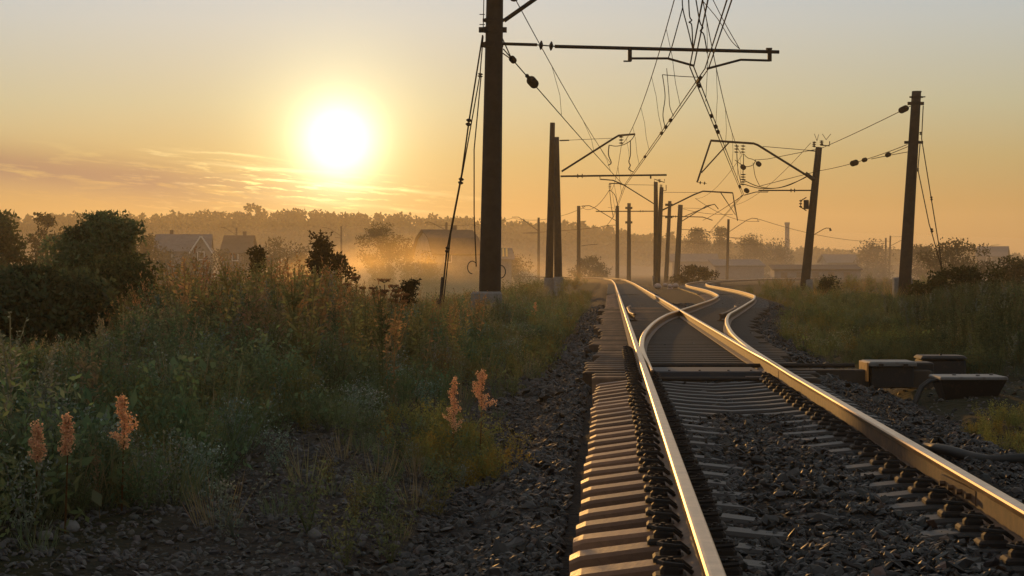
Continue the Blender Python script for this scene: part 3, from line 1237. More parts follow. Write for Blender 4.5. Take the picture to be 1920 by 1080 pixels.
# --- double pole
Yq = 113.0
p2 = pole('taller grey pole of the leaning pair behind the thick pole', 1029, Yq, 1036, zof(230, Yq), .26, .15, GP, zb=-.5, foot=(.29, zof(521, Yq)))
p2b = pole('darker shorter pole of the leaning pair, carrying the bracket arms', 1047.2, Yq - .6, 1043.2, zof(257, Yq - .6), .26, .16, GP, zb=-.5, foot=(.29, zof(519, Yq - .6)))
Yq2 = Yq - .6
arm(p2b, 'cantilever', [P(1053, 321.5, Yq2), P(1150, 260, Yq2), P(1160, 254, Yq2), P(1191, 251.5, Yq2)], .06)
arm(p2b, 'tie_rod', [P(1050, 263.5, Yq2), P(1150, 259, Yq2)], .014)
arm(p2b, 'tie_rod_socket', [P(1049, 263.5, Yq2), P(1067, 263, Yq2)], .04)
arm(p2b, 'crossarm', [P(1051, 330.5, Yq2), P(1250, 328, Yq2)], .055)
insul(p2b, P(1079, 330, Yq2), P(1096, 329.8, Yq2), 2, .14)
arm(p2b, 'steady_arm', [P(1125, 329, Yq2), P(1125, 336, Yq2), P(1149, 338, Yq2), P(1173, 348, Yq2)], .035)
arm(p2b, 'steady_bracket', [P(1220, 328, Yq2), P(1220, 335, Yq2)], .05)
insul(p2b, P(1164.5, 254, Yq2), P(1165, 271, Yq2), 3, .15)

# --- third pair, between the far tracks
Y3p = 188.0
p3 = pole('taller pole of the close pair standing between the two far tracks', 1230.5, Y3p, 1229.5, zof(341, Y3p), .30, .20, GP, zb=-.6, foot=(.4, zof(517, Y3p)))
p3b = pole('shorter leaning pole of the close pair between the two far tracks', 1231.5, Y3p - .7, 1240.5, zof(352, Y3p), .30, .20, GP, zb=-.6)
Y = Y3p - .8
arm(p3, 'cantilever', [P(1226, 382, Y), P(1170, 347, Y), P(1160, 344, Y), P(1142, 344, Y)], .055)
arm(p3, 'tie_rod', [P(1226, 347, Y), P(1163, 346, Y)], .02)
insul(p3, P(1143.5, 345, Y), P(1143.5, 354, Y), 3, .17)
arm(p3, 'crossarm', [P(1226, 396, Y), P(1117, 396.3, Y)], .05)
insul(p3, P(1208, 396, Y), P(1198, 396, Y), 2, .11)
arm(p3, 'top_bracket', [P(1227, 341, Y), P(1227, 336, Y), P(1246, 342, Y), P(1246, 336, Y)], .04)
arm(p3b, 'top_bracket', [P(1241, 357, Y), P(1249, 357.5, Y), P(1249, 347, Y)], .04)
insul(p3b, P(1239.5, 352, Y), P(1239.5, 346, Y), 3, .16)
insul(p3, P(1236.5, 342, Y), P(1236.5, 336, Y), 3, .16)
# right bracket of the pair
arm(p3b, 'cantilever', [P(1242, 394, Y), P(1301, 365, Y), P(1318, 358.5, Y), P(1374, 361.5, Y)], .075)
arm(p3b, 'tie_rod', [P(1245, 360.5, Y), P(1312, 361, Y)], .02)
arm(p3b, 'drop_frame', [P(1351, 360.5, Y), P(1379, 403, Y), P(1374, 362, Y), P(1383, 414, Y)], .05)
arm(p3b, 'crossarm', [P(1240, 405, Y), P(1318, 407, Y), P(1336, 436 - 23, Y)], .045)
insul(p3b, P(1260, 406, Y), P(1269, 406, Y), 2, .13)

# --- more distant poles: bottom px, top px, top row, distance, radius, label
FAR = [
    (1085, 1085, 386, 262, .28, .24, 'slim grey pole standing alone in the mist beside the leaning pair'),
    (1010, 1010, 408, 321, .25, .2, 'thin pole between the thick pole and the leaning pair'),
    (1157.5, 1157.5, 386, 262, .28, .24, 'pole rising behind the far bend with a curved bracket'),
    (1179, 1179.5, 381, 251, .30, .24, 'dark pole with two clamp collars behind the far bend'),
    (1248.5, 1256, 377, 243, .29, .22, 'leaning pole with clamp collars beside the close pair'),
    (1268, 1276, 384, 238, .38, .30, 'stout leaning pole with brackets reaching over the far snaking track'),
    (1363, 1366, 411, 300, .25, .2, 'pole with an upswept bracket behind the bend of the snaking track'),
    (640, 640, 424, 385, .22, .18, 'misty pole with a bent arm between the dark shrub and the pale tree'),
    (443, 443.5, 427, 392, .22, .18, 'misty pole with a bent arm before the brown-roofed house'),
    (836, 837, 417, 354, .25, .22, 'pole with a bent arm poking above the barn roof'),
    (241, 241.5, 426, 300, .25, .22, 'misty pole carrying a lit ladder of insulators above the dark bush'),
    (1660, 1661, 446, 430, .25, .2, 'shorter twin of the two faint poles beside the boxed pole'),
    (1667, 1669.5, 442, 430, .25, .2, 'bracketed twin of the two faint poles beside the boxed pole'),
    (1834, 1836, 461, 450, .22, .18, 'faint lone pole before the white house'),
]
FP = {}
for (pb, pt, pyt, Yd, r0, r1, lab) in FAR:
    FP[pb] = pole(lab, pb, Yd, pt, zof(pyt, Yd), r0, r1, GP)


def bracket(key, Yd, pts, r=.05, name='cantilever'):
    return arm(FP[key], name, [P(a, b, Yd - .3) for a, b in pts], r)


bracket(1085, 262, [(1090, 461), (1105, 459), (1120, 458)], .035, 'steady_arm')
bracket(1157.5, 262, [(1155, 414), (1115, 390), (1105, 385.5), (1090, 386.5)])
insul(FP[1157.5], P(1097, 386, 261.7), P(1092, 390, 261.7), 2, .2)
bracket(1157.5, 262, [(1154, 422), (1136, 423), (1126, 425)], .035, 'steady_arm')
bracket(1157.5, 262, [(1151, 390), (1140, 389)], .02, 'tie_rod')
bracket(1010, 321, [(1008, 432), (985, 415), (972, 407), (960, 407)])
bracket(1010, 321, [(1008, 437), (980, 437)], .04, 'steady_arm')
for k_, yy in ((1179, 390), (1179, 417), (1248.5, 384), (1248.5, 407)):
    Yd = 251 if k_ == 1179 else 243
    clamp(FP[k_], X(1179 if k_ == 1179 else 1254, Yd), Yd, zof(yy, Yd), .26, .3, .22)
bracket(1268, 238, [(1278, 415), (1325, 386), (1340, 383), (1347, 392)], .06)
bracket(1268, 238, [(1280, 407), (1335, 384)], .05, 'cantilever_brace')
bracket(1268, 238, [(1280, 390), (1322, 391)], .02, 'tie_rod')
bracket(1268, 238, [(1278, 430), (1310, 432), (1336, 435)], .035, 'steady_arm')
insul(FP[1268], P(1294, 431, 237), P(1299, 431.5, 237), 2, .17)
bracket(1363, 300, [(1368, 434), (1400, 413), (1410, 409), (1421, 410)])
bracket(1363, 300, [(1366, 445), (1385, 446), (1405, 450)], .03, 'steady_arm')
insul(FP[1363], P(1420, 411, 299.5), P(1423, 416, 299.5), 2, .2)
bracket(640, 385, [(639, 442), (620, 430), (612, 427), (604, 427)], .06)
bracket(640, 385, [(638, 446), (628, 445)], .05, 'steady_arm')
bracket(443, 392, [(442, 440), (424, 428), (418, 426), (414, 427)], .06)
bracket(836, 354, [(835, 431), (812, 419), (804, 416), (794, 418)], .06)
bracket(1667, 430, [(1670, 461), (1700, 445)], .06)
bracket(1667, 430, [(1671, 444), (1692, 443.5)], .03, 'tie_rod')
bracket(1834, 450, [(1838, 472), (1860, 460), (1874, 459)], .06)
mb = MB()
for k in range(5):
    p = P(237.5, 427 + k * 3.4, 299.6)
    mb.tube([p, p + Vector((.35, 0, .05))], .08, 6)
mb.build('insulator', MAT['yellow'], FP[241])

# --- leaning pole on the right with the long bracket
Y5 = 125.0
p5 = pole('leaning pole with a long angled bracket reaching over the tracks', 1507, Y5, 1535.5, zof(276, Y5), .33, .22, GP, zb=-.5)
mb = MB()
xb5 = X(1512, Y5)
mb.bbox(xb5 - .1, xb5 + .38, Y5 - .35, Y5 + .35, -.6, zof(524, Y5), .05)
mb.build('foundation', MAT['paleconc'], p5)
Y = Y5 - .4
arm(p5, 'cantilever', [P(1524, 336, Y), P(1421, 272, Y), P(1413, 269, Y), P(1332, 263.5, Y)], .075)
arm(p5, 'drop_frame', [P(1333, 264, Y), P(1307, 342, Y)], .06)
arm(p5, 'drop_brace', [P(1367, 267, Y), P(1315, 324, Y)], .045)
arm(p5, 'tie_rod', [P(1530, 283, Y), P(1430, 274.5, Y)], .02)
arm(p5, 'tie_rod_socket', [P(1531, 283.5, Y), P(1514, 282, Y)], .04)
arm(p5, 'crossarm', [P(1524, 357, Y), P(1422, 357, Y)], .045)
insul(p5, P(1480, 357, Y), P(1493, 357, Y), 2, .14)
arm(p5, 'steady_arm', [P(1440, 357, Y), P(1440, 360, Y), P(1417, 360, Y), P(1395, 366, Y)], .03)
insul(p5, P(1309, 342, Y), P(1325, 344, Y), 2, .12)
for px in (1381.5, 1393.5):
    insul(p5, P(px, 271, Y), P(px - 1, 288, Y), 3, .17)
mb = MB()
for (a, b) in (((1526, 268), (1527, 276)), ((1541, 266), (1542, 273))):
    mb.tube([P(*a, Y), P(*b, Y)], .05, 6)
mb.tube([P(1538, 272, Y), P(1555, 273.5, Y), P(1555.5, 265, Y)], .04, 6)
mb.build('top_bracket', MAT['iron'], p5)
insul(p5, P(1527, 265, Y), P(1526, 276, Y), 3, .14)
insul(p5, P(1540.5, 263, Y), P(1540.5, 272, Y), 3, .14)
mb = MB()
for (a, b) in (((1532, 264), (1527, 251)), ((1532, 264), (1535, 252)), ((1549, 262), (1542, 251)), ((1549, 262), (1558, 251))):
    mb.tube([P(*a, Y), P(*b, Y)], .018, 5)
mb.build('bird_guard', MAT['iron'], p5)
mb = MB()
mb.bbox(X(1506, Y), X(1516, Y), Y - .2, Y + .1, zof(392, Y), zof(375, Y), .03)
mb.build('switch_box', MAT['darkbox'], p5)
arm(p5, 'switch_bracket', [P(1512, 370, Y), P(1502, 376, Y), P(1501, 388, Y), P(1512, 395, Y)], .035)
insul(p5, P(1501.5, 374, Y), P(1501, 390, Y), 3, .12)
arm(p5, 'strut_clamp', [P(1510, 325, Y), P(1526, 337, Y)], .14)

# --- anchor pole on the far right with a box round its foot
Y6 = 94.0
p6 = pole('black anchor pole with two stay wires and a pale box round its foot', 1694, Y6, 1718.5, zof(172, Y6), .33, .235, GP, zb=-.4)
mb = MB()
xb6 = X(1694, Y6)
mb.bbox(xb6 - .48, xb6 + .46, Y6 - .05, Y6 + .5, -.5, zof(520, Y6), .05)
mb.build('foundation', MAT['paleconc'], p6)
clamp(p6, X(1717, Y6), Y6, zof(194, Y6), .25, .16, .16)
clamp(p6, X(1713, Y6), Y6, zof(267, Y6), .27, .14, .20)
clamp(p6, X(1718, Y6), Y6, zof(182, Y6), .24, .08, .1)
mb = MB()
mb.tube([P(1724, 182, Y6), P(1735, 181.5, Y6)], .03, 6)
mb.tube([P(1719, 172.5, Y6), P(1719, 171, Y6)], .24, 14)
mb.build('cap_iron', MAT['iron'], p6)
GG = 'stay wires of the anchor pole'
aq = P(1768, 520, 90)
ga1 = wire('guy_wire', 'stay wire furthest out from the anchor pole with the boxed foot', 'stay wire', GG,
           [[P(1731, 198, Y6 - .2), P(1728, 260, Y6 - .2), P(1746, 372, 92.5), P(1762, 470, 91), P(1766, 505, 90.5), Vector((aq.x, 90, hgt(aq.x, 90) - .1))]], .02)
ga2 = wire('guy_wire', 'stay wire closer in to the anchor pole with the boxed foot', 'stay wire', GG,
           [[P(1725, 270, Y6 - .2), P(1721, 318, Y6 - .2), P(1742, 420, 92.5), P(1748, 440, 92), P(1766, 505, 90.5), Vector((aq.x + .1, 90.2, hgt(aq.x, 90) - .1))]], .02)
insul(ga1, P(1746, 368, 92.5), P(1747, 376, 92.5), 2, .07)
insul(ga2, P(1746.5, 428, 92.2), P(1748, 436, 92.1), 2, .08)
insul(ga2, P(1721, 315, Y6 - .2), P(1721, 322, Y6 - .2), 2, .07)
insul(ga1, P(1726, 247, Y6 - .2), P(1726, 253, Y6 - .2), 2, .07)

# ------------------------------------------------------------------ overhead wires
WG = 'overhead wires of the two tracks'
CWZ = 6.2
# contact wires (pairs) of the left track
K1 = P(1325, 129, Yp)
K2 = P(1172, 347, Yq2)
K3 = Vector((X(1150, Y3p), Y3p, zof(406, Y3p)))


def on_(p, q, y):
    return p + (q - p) * ((y - p.y) / (q.y - p.y))



def pair(pts, off, s):
    out = []
    for i in range(len(pts) - 1):
        for sgn in (-1, 1):
            o_ = Vector((sgn * off, 0, 0))
            out.append(sag(pts[i] + o_, pts[i + 1] + o_, s))
    return out


wire('contact_wire', 'double contact wire over the near track, running from overhead to the leaning pole pair', 'wire', WG, pair([P(1367, 0, 35.2) + (P(1367, 0, 35.2) - K1) * 4, K1, K2, K3], .045, .02), .012)
# contact wires of the snaking track
L1 = P(1297, 125, Yp)
L2 = P(1393, 365, Y5 - .4)
L3 = P(1330, 436, 238)
near = P(1322, 0, 35.2)
wire('contact_wire', 'double contact wire bending off to the pole with the long angled bracket', 'wire', WG, pair([near + (near - L1) * 4, L1, L2, L3], .05, .02), .013)
# messenger of the left track
m1 = P(1289, -92, Yp)
m2 = P(1165, 272, Yq2)
m3 = P(1143.5, 355, Y3p - .8)
s1 = sag(m1, m2, .85, 24)
s2 = sag(m2, m3, .9, 20)
ms = wire('messenger_wire', 'sagging carrier wire over the near track with thin droppers', 'wire', WG, [sag(m1 + Vector((-1.5, -64, 0)), m1, .8), s1, s2], .012)


def splice(root, a, b, r, name='wire_clamp'):
    mb = MB()
    mb.tube([a, a + (b - a) * .2, a + (b - a) * .8, b], [r * .6, r, r, r * .6], 8)
    return mb.build(name, MAT['iron'], root)


cw1 = bpy.data.objects['contact_wire']
cw2 = bpy.data.objects['contact_wire.001']
for y_, l_, r_ in ((49.3, 1.6, .05), (63.5, .25, .07), (66.5, .25, .07), (69.5, .25, .07), (84, .3, .07)):
    a_, b_ = on_(K1, K2, y_), on_(K1, K2, y_ + l_)
    splice(cw1, a_, b_, r_)
for y_, l_, r_ in ((52, .25, .06), (62, .3, .07), (66.5, .35, .08), (69, .35, .08), (112, 2.2, .09)):
    a_, b_ = on_(L1, L2, y_), on_(L1, L2, y_ + l_)
    splice(cw2, a_, b_, r_)


def contact_at(y):
    pts = [K1, K2, K3]
    for a, b in zip(pts, pts[1:]):
        if a.y <= y <= b.y:
            return a + (b - a) * ((y - a.y) / (b.y - a.y))
    return K3


for k in (4, 8, 12, 16, 20):
    a = s1[k]
    b = contact_at(a.y)
    mb = MB()
    mb.tube([a, a + (b - a) * .35 + Vector((.03, 0, 0)), a + (b - a) * .7 - Vector((.02, 0, 0)), b], .008, 4)
    mb.build('dropper', MAT['wire'], ms)
for k in (4, 10, 15):
    a = s2[k]
    b = contact_at(a.y)
    mb = MB()
    mb.tube([a, b], .012, 4)
    mb.build('dropper', MAT['wire'], ms)
# the second messenger that crosses
n1 = P(1300, -96, Yp)
n2 = P(1392, 290, Y5 - .4)
s3 = sag(n1, n2, 1.1, 24)
ms2 = wire('messenger_wire', 'sagging carrier wire swinging over to the long angled bracket', 'wire', WG, [sag(n1 + Vector((-.5, -64, 0)), n1, .8), s3, sag(n2, P(1304, 372, 237), .8)], .012)
for k in (3, 6, 10, 14, 18, 21):
    a = s3[k]
    f_ = (a.y - L1.y) / (L2.y - L1.y)
    b = L1 + (L2 - L1) * f_
    mb = MB()
    mb.tube([a, a + (b - a) * .5 + Vector((.05, 0, 0)), b], .008, 4)
    mb.build('dropper', MAT['wire'], ms2)
# contact wire anchored at the big pole, and its carrier
a1 = P(944, 92, Yp)
wa = wire('anchor_wire', 'anchored contact wire running from the thick pole through a fat insulator', 'wire', WG,
          [sag(a1, K2 + Vector((-.15, 0, .05)), .04), [P(942, 72, Yp), P(960, 112, 49.6)], [P(943, 100, Yp), P(957, 110, 49.4)]], .013)


def on(p, q, y):
    return p + (q - p) * ((y - p.y) / (q.y - p.y))


K2b = K2 + Vector((-.15, 0, .05))
c0, c1 = on(a1, K2b, 54.6), on(a1, K2b, 55.7)
insul(wa, c0, c1, 4, .145)
insul(wa, on(a1, K2b, 49.2), on(a1, K2b, 49.9), 2, .09)
insul(wa, on(a1, K2b, 53.2), on(a1, K2b, 54.2), 2, .06)
b1_ = P(930, -70, Yp)
b2_ = P(1145, 306, Yq2)
wb = wire('anchor_wire', 'upper anchored carrier wire coming down from the thick pole', 'wire', WG, [sag(b1_, b2_, .25)], .011)
ii = sag(b1_, b2_, .25)
insul(wb, on(b1_, b2_, 51.0) - Vector((0, 0, .05)), on(b1_, b2_, 52.2) - Vector((0, 0, .07)), 4, .145)
for k in (4, 8, 11):
    a = ii[k]
    b = on(a1, K2b, a.y)
    mb = MB()
    mb.tube([a, a + (b - a) * .6 + Vector((.08, 0, 0)), b], .008, 4)
    mb.build('dropper', MAT['wire'], wb)
# loose jumper loops
JG = 'jumper cables between the overhead wires'


def jumper(label, pts, Yj, r=.012, coil=None):
    q = [P(a, b, Yj + (c if len(t_) > 2 else 0)) for t_ in pts for (a, b, c) in [tuple(t_) + (0,) * (3 - len(t_))]]
    # smooth the polyline
    out = []
    for i in range(len(q) - 1):
        p0, p1_, p2_, p3_ = q[max(0, i - 1)], q[i], q[i + 1], q[min(len(q) - 1, i + 2)]
        for k in range(6):
            t__ = k / 6
            out.append(.5 * ((2 * p1_) + (p2_ - p0) * t__ + (2 * p0 - 5 * p1_ + 4 * p2_ - p3_) * t__ ** 2 + (3 * p1_ - p0 - 3 * p2_ + p3_) * t__ ** 3))
    out.append(q[-1])
    return wire('jumper_cable', label, 'cable', JG, [out], r)


jumper('jumper cable from the carrier wire to the contact wires just past the long crossarm', [(1242, 140), (1247, 180), (1243, 215), (1247, 238)], 66)
jumper('thin cable hanging beside the jumper just past the long crossarm', [(1250, 128), (1254, 175), (1256, 200), (1263, 218)], 60, .009)
jumper('cross cable joining the two carrier wires under the long crossarm', [(1242, 140), (1275, 143), (1312, 145)], 55, .009)
jumper('kinked feed cable coming down onto the middle of the long crossarm', [(1291, -4), (1293, 30), (1297, 38), (1292, 42), (1297, 48), (1299, 90)], 47.0, .013)
jumper('curly feed cable coming down onto the bracket with the spread arm', [(1304, -6), (1312, 40), (1318, 52), (1313, 58), (1320, 66), (1326, 100)], 47.0, .013)
jumper('thin stay from overhead to the end half of the long crossarm', [(1334, -6), (1360, 45), (1387, 92)], 47.2, .008)
jumper('thin slack stay from overhead meeting the long crossarm at a ring', [(1316, 0), (1346, 36), (1370, 75), (1387, 92)], 47.2, .008)
jumper('forked carrier wire from overhead to the long crossarm', [(1280, -20), (1280, 14), (1290, 55), (1299, 92)], 47.0, .012)
jumper('thin carrier wire from overhead down to the straight part of the steady arm', [(1280, 14), (1262, 80), (1253, 109)], 47.0, .011)
jumper('jumper cable with a coiled end under the bracket of the leaning pair', [(1182, 264), (1182, 290), (1179, 303), (1182, 310), (1179, 317), (1188, 323)], 112, .022)
jumper('looped jumper cable hanging by the insulator of the leaning pair', [(1142, 272), (1141, 290), (1146, 305), (1140, 310)], 112, .025)
jumper('slack cable joining the bracket end to the carrier wire at the leaning pair', [(1142, 272), (1155, 274), (1170, 271), (1183, 263), (1190, 253)], 112, .018)
jumper('slack feeder cable sagging from the long angled bracket, upper one', [(1395, 338), (1420, 349), (1450, 353), (1480, 347), (1512, 331)], 124.4, .022)
jumper('slack feeder cable sagging from the long angled bracket, lower one', [(1397, 346), (1425, 353), (1460, 352), (1490, 342), (1512, 332)], 124.4, .022)
jumper('hanging loop of cable between the two balls of the long bracket', [(1417, 299), (1412, 309), (1397, 312), (1378, 300)], 124.4, .018)
jumper('drooping twin cable under the ball of the long bracket', [(1412, 305), (1416, 330), (1424, 348)], 124.4, .016)
jumper('cable from the bracket insulator down to the ball on the contact wire', [(1381, 288), (1384, 320), (1390, 345)], 124.4, .016)
jumper('cable joining the twin insulators to the small ball of the long bracket', [(1394, 288), (1402, 296), (1412, 299), (1420, 305)], 124.4, .016)
jumper('thin cable from the bracket of the close pair to the contact wires', [(1143, 355), (1146, 385), (1150, 408)], 186.5, .025)
jumper('twin thin cable fanning from the bracket insulator of the close pair', [(1143, 356), (1153, 366), (1158, 385), (1160, 396)], 186.5, .025)

# insulator balls around the long bracket
for lab, px, py, r in (('round black insulator hanging above the contact wire clamp', 1393.5, 313.5, .17), ('round black insulator on the anchored wire by the long bracket', 1422.5, 307.5, .17), ('round black insulator low beside the steady arm', 1400, 357.5, .16)):
    t_ = thing('strain_insulator', P(px, py, Y5 - .4), lab, 'insulator', 'round insulators by the long bracket')
    c = P(px, py, Y5 - .4)
    insul(t_, c + Vector((-.08, -.28, .02)), c + Vector((.08, .28, -.02)), 4, r, 'disc_string')
t_ = thing('strain_insulator', P(1393, 338, Y5 - .4), 'upright stack of black insulator discs above the steady arm', 'insulator', 'round insulators by the long bracket')
insul(t_, P(1393.5, 325, Y5 - .4), P(1393, 348, Y5 - .4), 5, .19, 'disc_string')
jumper('straight hanger between the bracket insulator and the disc stack', [(1394, 288), (1394, 306), (1393, 325)], Y5 - .4, .02)

# wires from the anchor pole
e1 = P(1707, 199, Y6 - .1)
f1 = P(1422, 309, Y5 - .4)
f1 = P(1540, 278, Y5 - .5)
w_ = wire('anchor_wire', 'upper wire from the black anchor pole to the top of the leaning pole', 'wire', WG, [sag(e1, f1, .05), [f1, P(1440, 298, 126), P(1415, 300, 124.6)]], .016)
insul(w_, on(e1, f1, 95.0), on(e1, f1, 96.4), 5, .17)
e2 = P(1701, 271, Y6 - .1)
f2 = P(1537, 320, Y5 - .5)
w_ = wire('anchor_wire', 'lower wire from the black anchor pole with a fat insulator halfway', 'wire', WG,
          [sag(e2, f2, .15), [P(1702, 275, Y6 - .1), P(1668, 289, 100)], [P(1701, 285, Y6 - .1), P(1668, 291, 100), P(1634, 298, 105)], [f2, P(1424, 349, 124.6)]], .015)
insul(w_, on(e2, f2, 109.6) - Vector((0, 0, .16)), on(e2, f2, 111) - Vector((0, 0, .16)), 5, .18)
insul(w_, on(e2, f2, 106.2) - Vector((0, 0, .15)), on(e2, f2, 107.2) - Vector((0, 0, .15)), 2, .13)
insul(w_, P(1668, 289, 100), P(1662, 291.5, 100.8), 2, .13)

# feeder wires between pole tops, far wires
wire('feeder_wire', 'thin feeder wire from the leaning pole towards the stout far pole', 'wire', WG, [sag(P(1520, 268, Y5), P(1370, 386, 240), .9)], .013)
wire('feeder_wire', 'faint wire running off to the faint poles beyond the leaning pole', 'wire', WG, [sag(P(1423, 411, 300), P(1668, 452, 430), 1.2)], .03)
wire('contact_wire', 'faint wire from the close pair towards the far bend of the near track', 'wire', WG, [sag(K3, P(1136, 425, 262), .05), sag(P(1136, 425, 262), P(980, 437, 321), .1)], .022)
wire('messenger_wire', 'faint carrier wire from the close pair to the curved bracket of the far bend', 'wire', WG, [sag(m3, P(1093, 390, 262), .9), sag(P(1093, 390, 262), P(962, 409, 321), .9), sag(P(962, 409, 321), P(796, 419, 354), .8)], .022)
wire('contact_wire', 'faint contact wire over the far end of the snaking track', 'wire', WG, [sag(L3, P(1405, 451, 300), .1)], .025)
wire('messenger_wire', 'faint carrier wire over the far end of the snaking track', 'wire', WG, [sag(P(1304, 372, 237), P(1422, 415, 300), .9)], .025)
wire('messenger_wire', 'far crossing wire from the close pair bracket to the stout far pole', 'wire', WG, [sag(P(1374, 402, 187), P(1270, 388, 238), .3), sag(P(1393, 366, 124.6), P(1318, 413, 187), .1)], .018)
# down-conductor and lamp on the leaning pole
l0 = thing('signal_lamp', P(1532, 442, 210), 'bent lamp arm sticking out behind the leaning pole', 'lamp')
mbl = MB()
mbl.tube([P(1516, 446, 210), P(1545, 429, 210), P(1550, 427.5, 210), P(1556, 428, 210)], .045, 6)
mbl.build('arm', MAT['iron'], l0)
mbl = MB()
mbl.tube([P(1517, 440, 210), P(1517, 530, 210)], .08, 8)
mbl.build('post', MAT['pole'], l0)
mbl = MB()
mbl.tube([P(1556, 427.5, 210), P(1557.5, 433, 210)], [.09, .14], 8)
mbl.build('shade', MAT['iron'], l0)
# ------------------------------------------------------------------ vegetation building blocks


def leaves(C, D, L, Wd, col, droop=None):
    """rhombic leaves: centres C (n,3), directions D (n,3), length, width (n,), colours (n,3)"""
    n = len(C)
    D = D / np.maximum(np.linalg.norm(D, axis=1, keepdims=True), 1e-6)
    R = RNG.normal(0, 1, (n, 3))
    Sd = np.cross(D, R)
    Sd /= np.maximum(np.linalg.norm(Sd, axis=1, keepdims=True), 1e-6)
    L = np.broadcast_to(np.asarray(L, float), (n,))[:, None]
    Wd = np.broadcast_to(np.asarray(Wd, float), (n,))[:, None]
    v = np.stack([C, C + D * L * .45 + Sd * Wd * .5, C + D * L, C + D * L * .45 - Sd * Wd * .5], 1)
    c = np.repeat(np.broadcast_to(np.asarray(col, float), (n, 3))[:, None, :], 4, axis=1)
    return v.reshape(-1, 3), c.reshape(-1, 3)


def stem(p, q, w, col):
    p, q = np.asarray(p, float), np.asarray(q, float)
    out_v, out_c = [], []
    d = q - p
    for a in (np.array([1, .2, 0]), np.array([-.2, 1, 0])):
        s = np.cross(d, np.cross(a, d))
        s = s / max(np.linalg.norm(s), 1e-6) * w * .5
        out_v.append(np.array([p - s, p + s, q + s * .5, q - s * .5]))
        out_c.append(np.repeat(np.array([col], float), 4, 0))
    return np.concatenate(out_v), np.concatenate(out_c)


def cat(items):
    return np.concatenate([a for a, _ in items]), np.concatenate([b for _, b in items])


def jitc(base, n, a=.22):
    b = np.asarray(base, float)
    return np.clip(b * (1 + RNG.uniform(-a, a, (n, 1))) * (1 + RNG.uniform(-.1, .1, (n, 3))), 0.003, 1)


def weed_spire(h, col, nl=150, lw=.022, ll=.075, branches=6, top=.5):
    """tall mugwort-like weed: upright stem, ascending side stems with narrow leaves and seedy tips"""
    it = []
    lean = RNG.normal(0, .05, 2)
    tip = np.array([lean[0] * h, lean[1] * h, h])
    sc = np.array(col) * .7
    it.append(stem((0, 0, 0), tip, .012, sc))
    axes = [(np.zeros(3), tip, 1.0)]
    for b in range(branches):
        t_ = RNG.uniform(.25, .85)
        p = tip * t_
        a = RNG.uniform(0, 6.28)
        L = h * (1 - t_) * RNG.uniform(.45, .85) + .08
        q = p + np.array([math.cos(a) * L * .42, math.sin(a) * L * .42, L])
        it.append(stem(p, q, .006, sc))
        axes.append((p, q, .6))
    wsum = sum(np.linalg.norm(q - p) for p, q, _ in axes)
    for p, q, wgt in axes:
        ln = np.linalg.norm(q - p)
        n = max(6, int(nl * ln / wsum))
        t_ = RNG.uniform(.05 if wgt < 1 else .12, 1.02, n)
        C = p + (q - p) * t_[:, None]
        a = RNG.uniform(0, 6.28, n)
        D = np.stack([np.cos(a), np.sin(a), RNG.uniform(-.1, 1.1, n)], 1)
        k = (1.15 - .8 * t_)
        it.append(leaves(C, D, ll * k * RNG.uniform(.6, 1.3, n), lw * (.5 + .6 * k), jitc(col, n)))
    return cat(it)


def leafy_herb(h, r, col, n=190, ll=.06, lw=.034, flowers=0, fcol=(.5, .48, .36)):
    it = []
    ns = 7
    for s in range(ns):
        a = RNG.uniform(0, 6.28)
        q = np.array([math.cos(a) * r * RNG.uniform(.2, .9), math.sin(a) * r * RNG.uniform(.2, .9), h * RNG.uniform(.6, 1.0)])
        it.append(stem((0, 0, 0), q, .008, np.array(col) * .7))
        m = n // ns
        t_ = RNG.uniform(.15, 1.05, m) ** .8
        C = q * t_[:, None] + RNG.normal(0, r * .13, (m, 3))
        C[:, 2] = np.maximum(C[:, 2], .01)
        D = RNG.normal(0, 1, (m, 3)) + np.array([0, 0, .25])
        it.append(leaves(C, D, ll * RNG.uniform(.5, 1.3, m), lw * RNG.uniform(.6, 1.2, m), jitc(col, m)))
        if flowers:
            m = flowers
            C = q + RNG.normal(0, .05, (m, 3)) * np.array([1, 1, .4])
            it.append(leaves(C, RNG.normal(0, 1, (m, 3)), .016, .016, jitc(fcol, m, .15)))
    return cat(it)


def grass_tuft(h, r, col, n=40, w=.007):
    a = RNG.uniform(0, 6.28, n)
    rr = r * np.sqrt(RNG.uniform(0, 1, n))
    C = np.stack([np.cos(a) * rr, np.sin(a) * rr, np.zeros(n)], 1)
    D = np.stack([np.cos(a) * .35 + RNG.normal(0, .25, n), np.sin(a) * .35 + RNG.normal(0, .25, n), np.ones(n)], 1)
    return leaves(C, D, h * RNG.uniform(.5, 1.1, n), w, jitc(col, n))


def seed_stalk(h, col, seedcol):
    """thin dry grass or dock stalk with a seedy top"""
    it = []
    lean = RNG.normal(0, .08, 2)
    tip = np.array([lean[0] * h, lean[1] * h, h])
    it.append(stem((0, 0, 0), tip, .007, col))
    n = 46
    t_ = RNG.uniform(.62, 1.03, n)
    C = tip * t_[:, None] + RNG.normal(0, .018, (n, 3))
    D = np.stack([RNG.normal(0, .6, n), RNG.normal(0, .6, n), np.full(n, .8)], 1)
    it.append(leaves(C, D, .035, .013, jitc(seedcol, n)))
    n = 20
    C = tip * RNG.uniform(.05, .6, n)[:, None]
    D = RNG.normal(0, 1, (n, 3)) + np.array([0, 0, .5])
    it.append(leaves(C, D, .09, .02, jitc(col, n)))
    return cat(it)


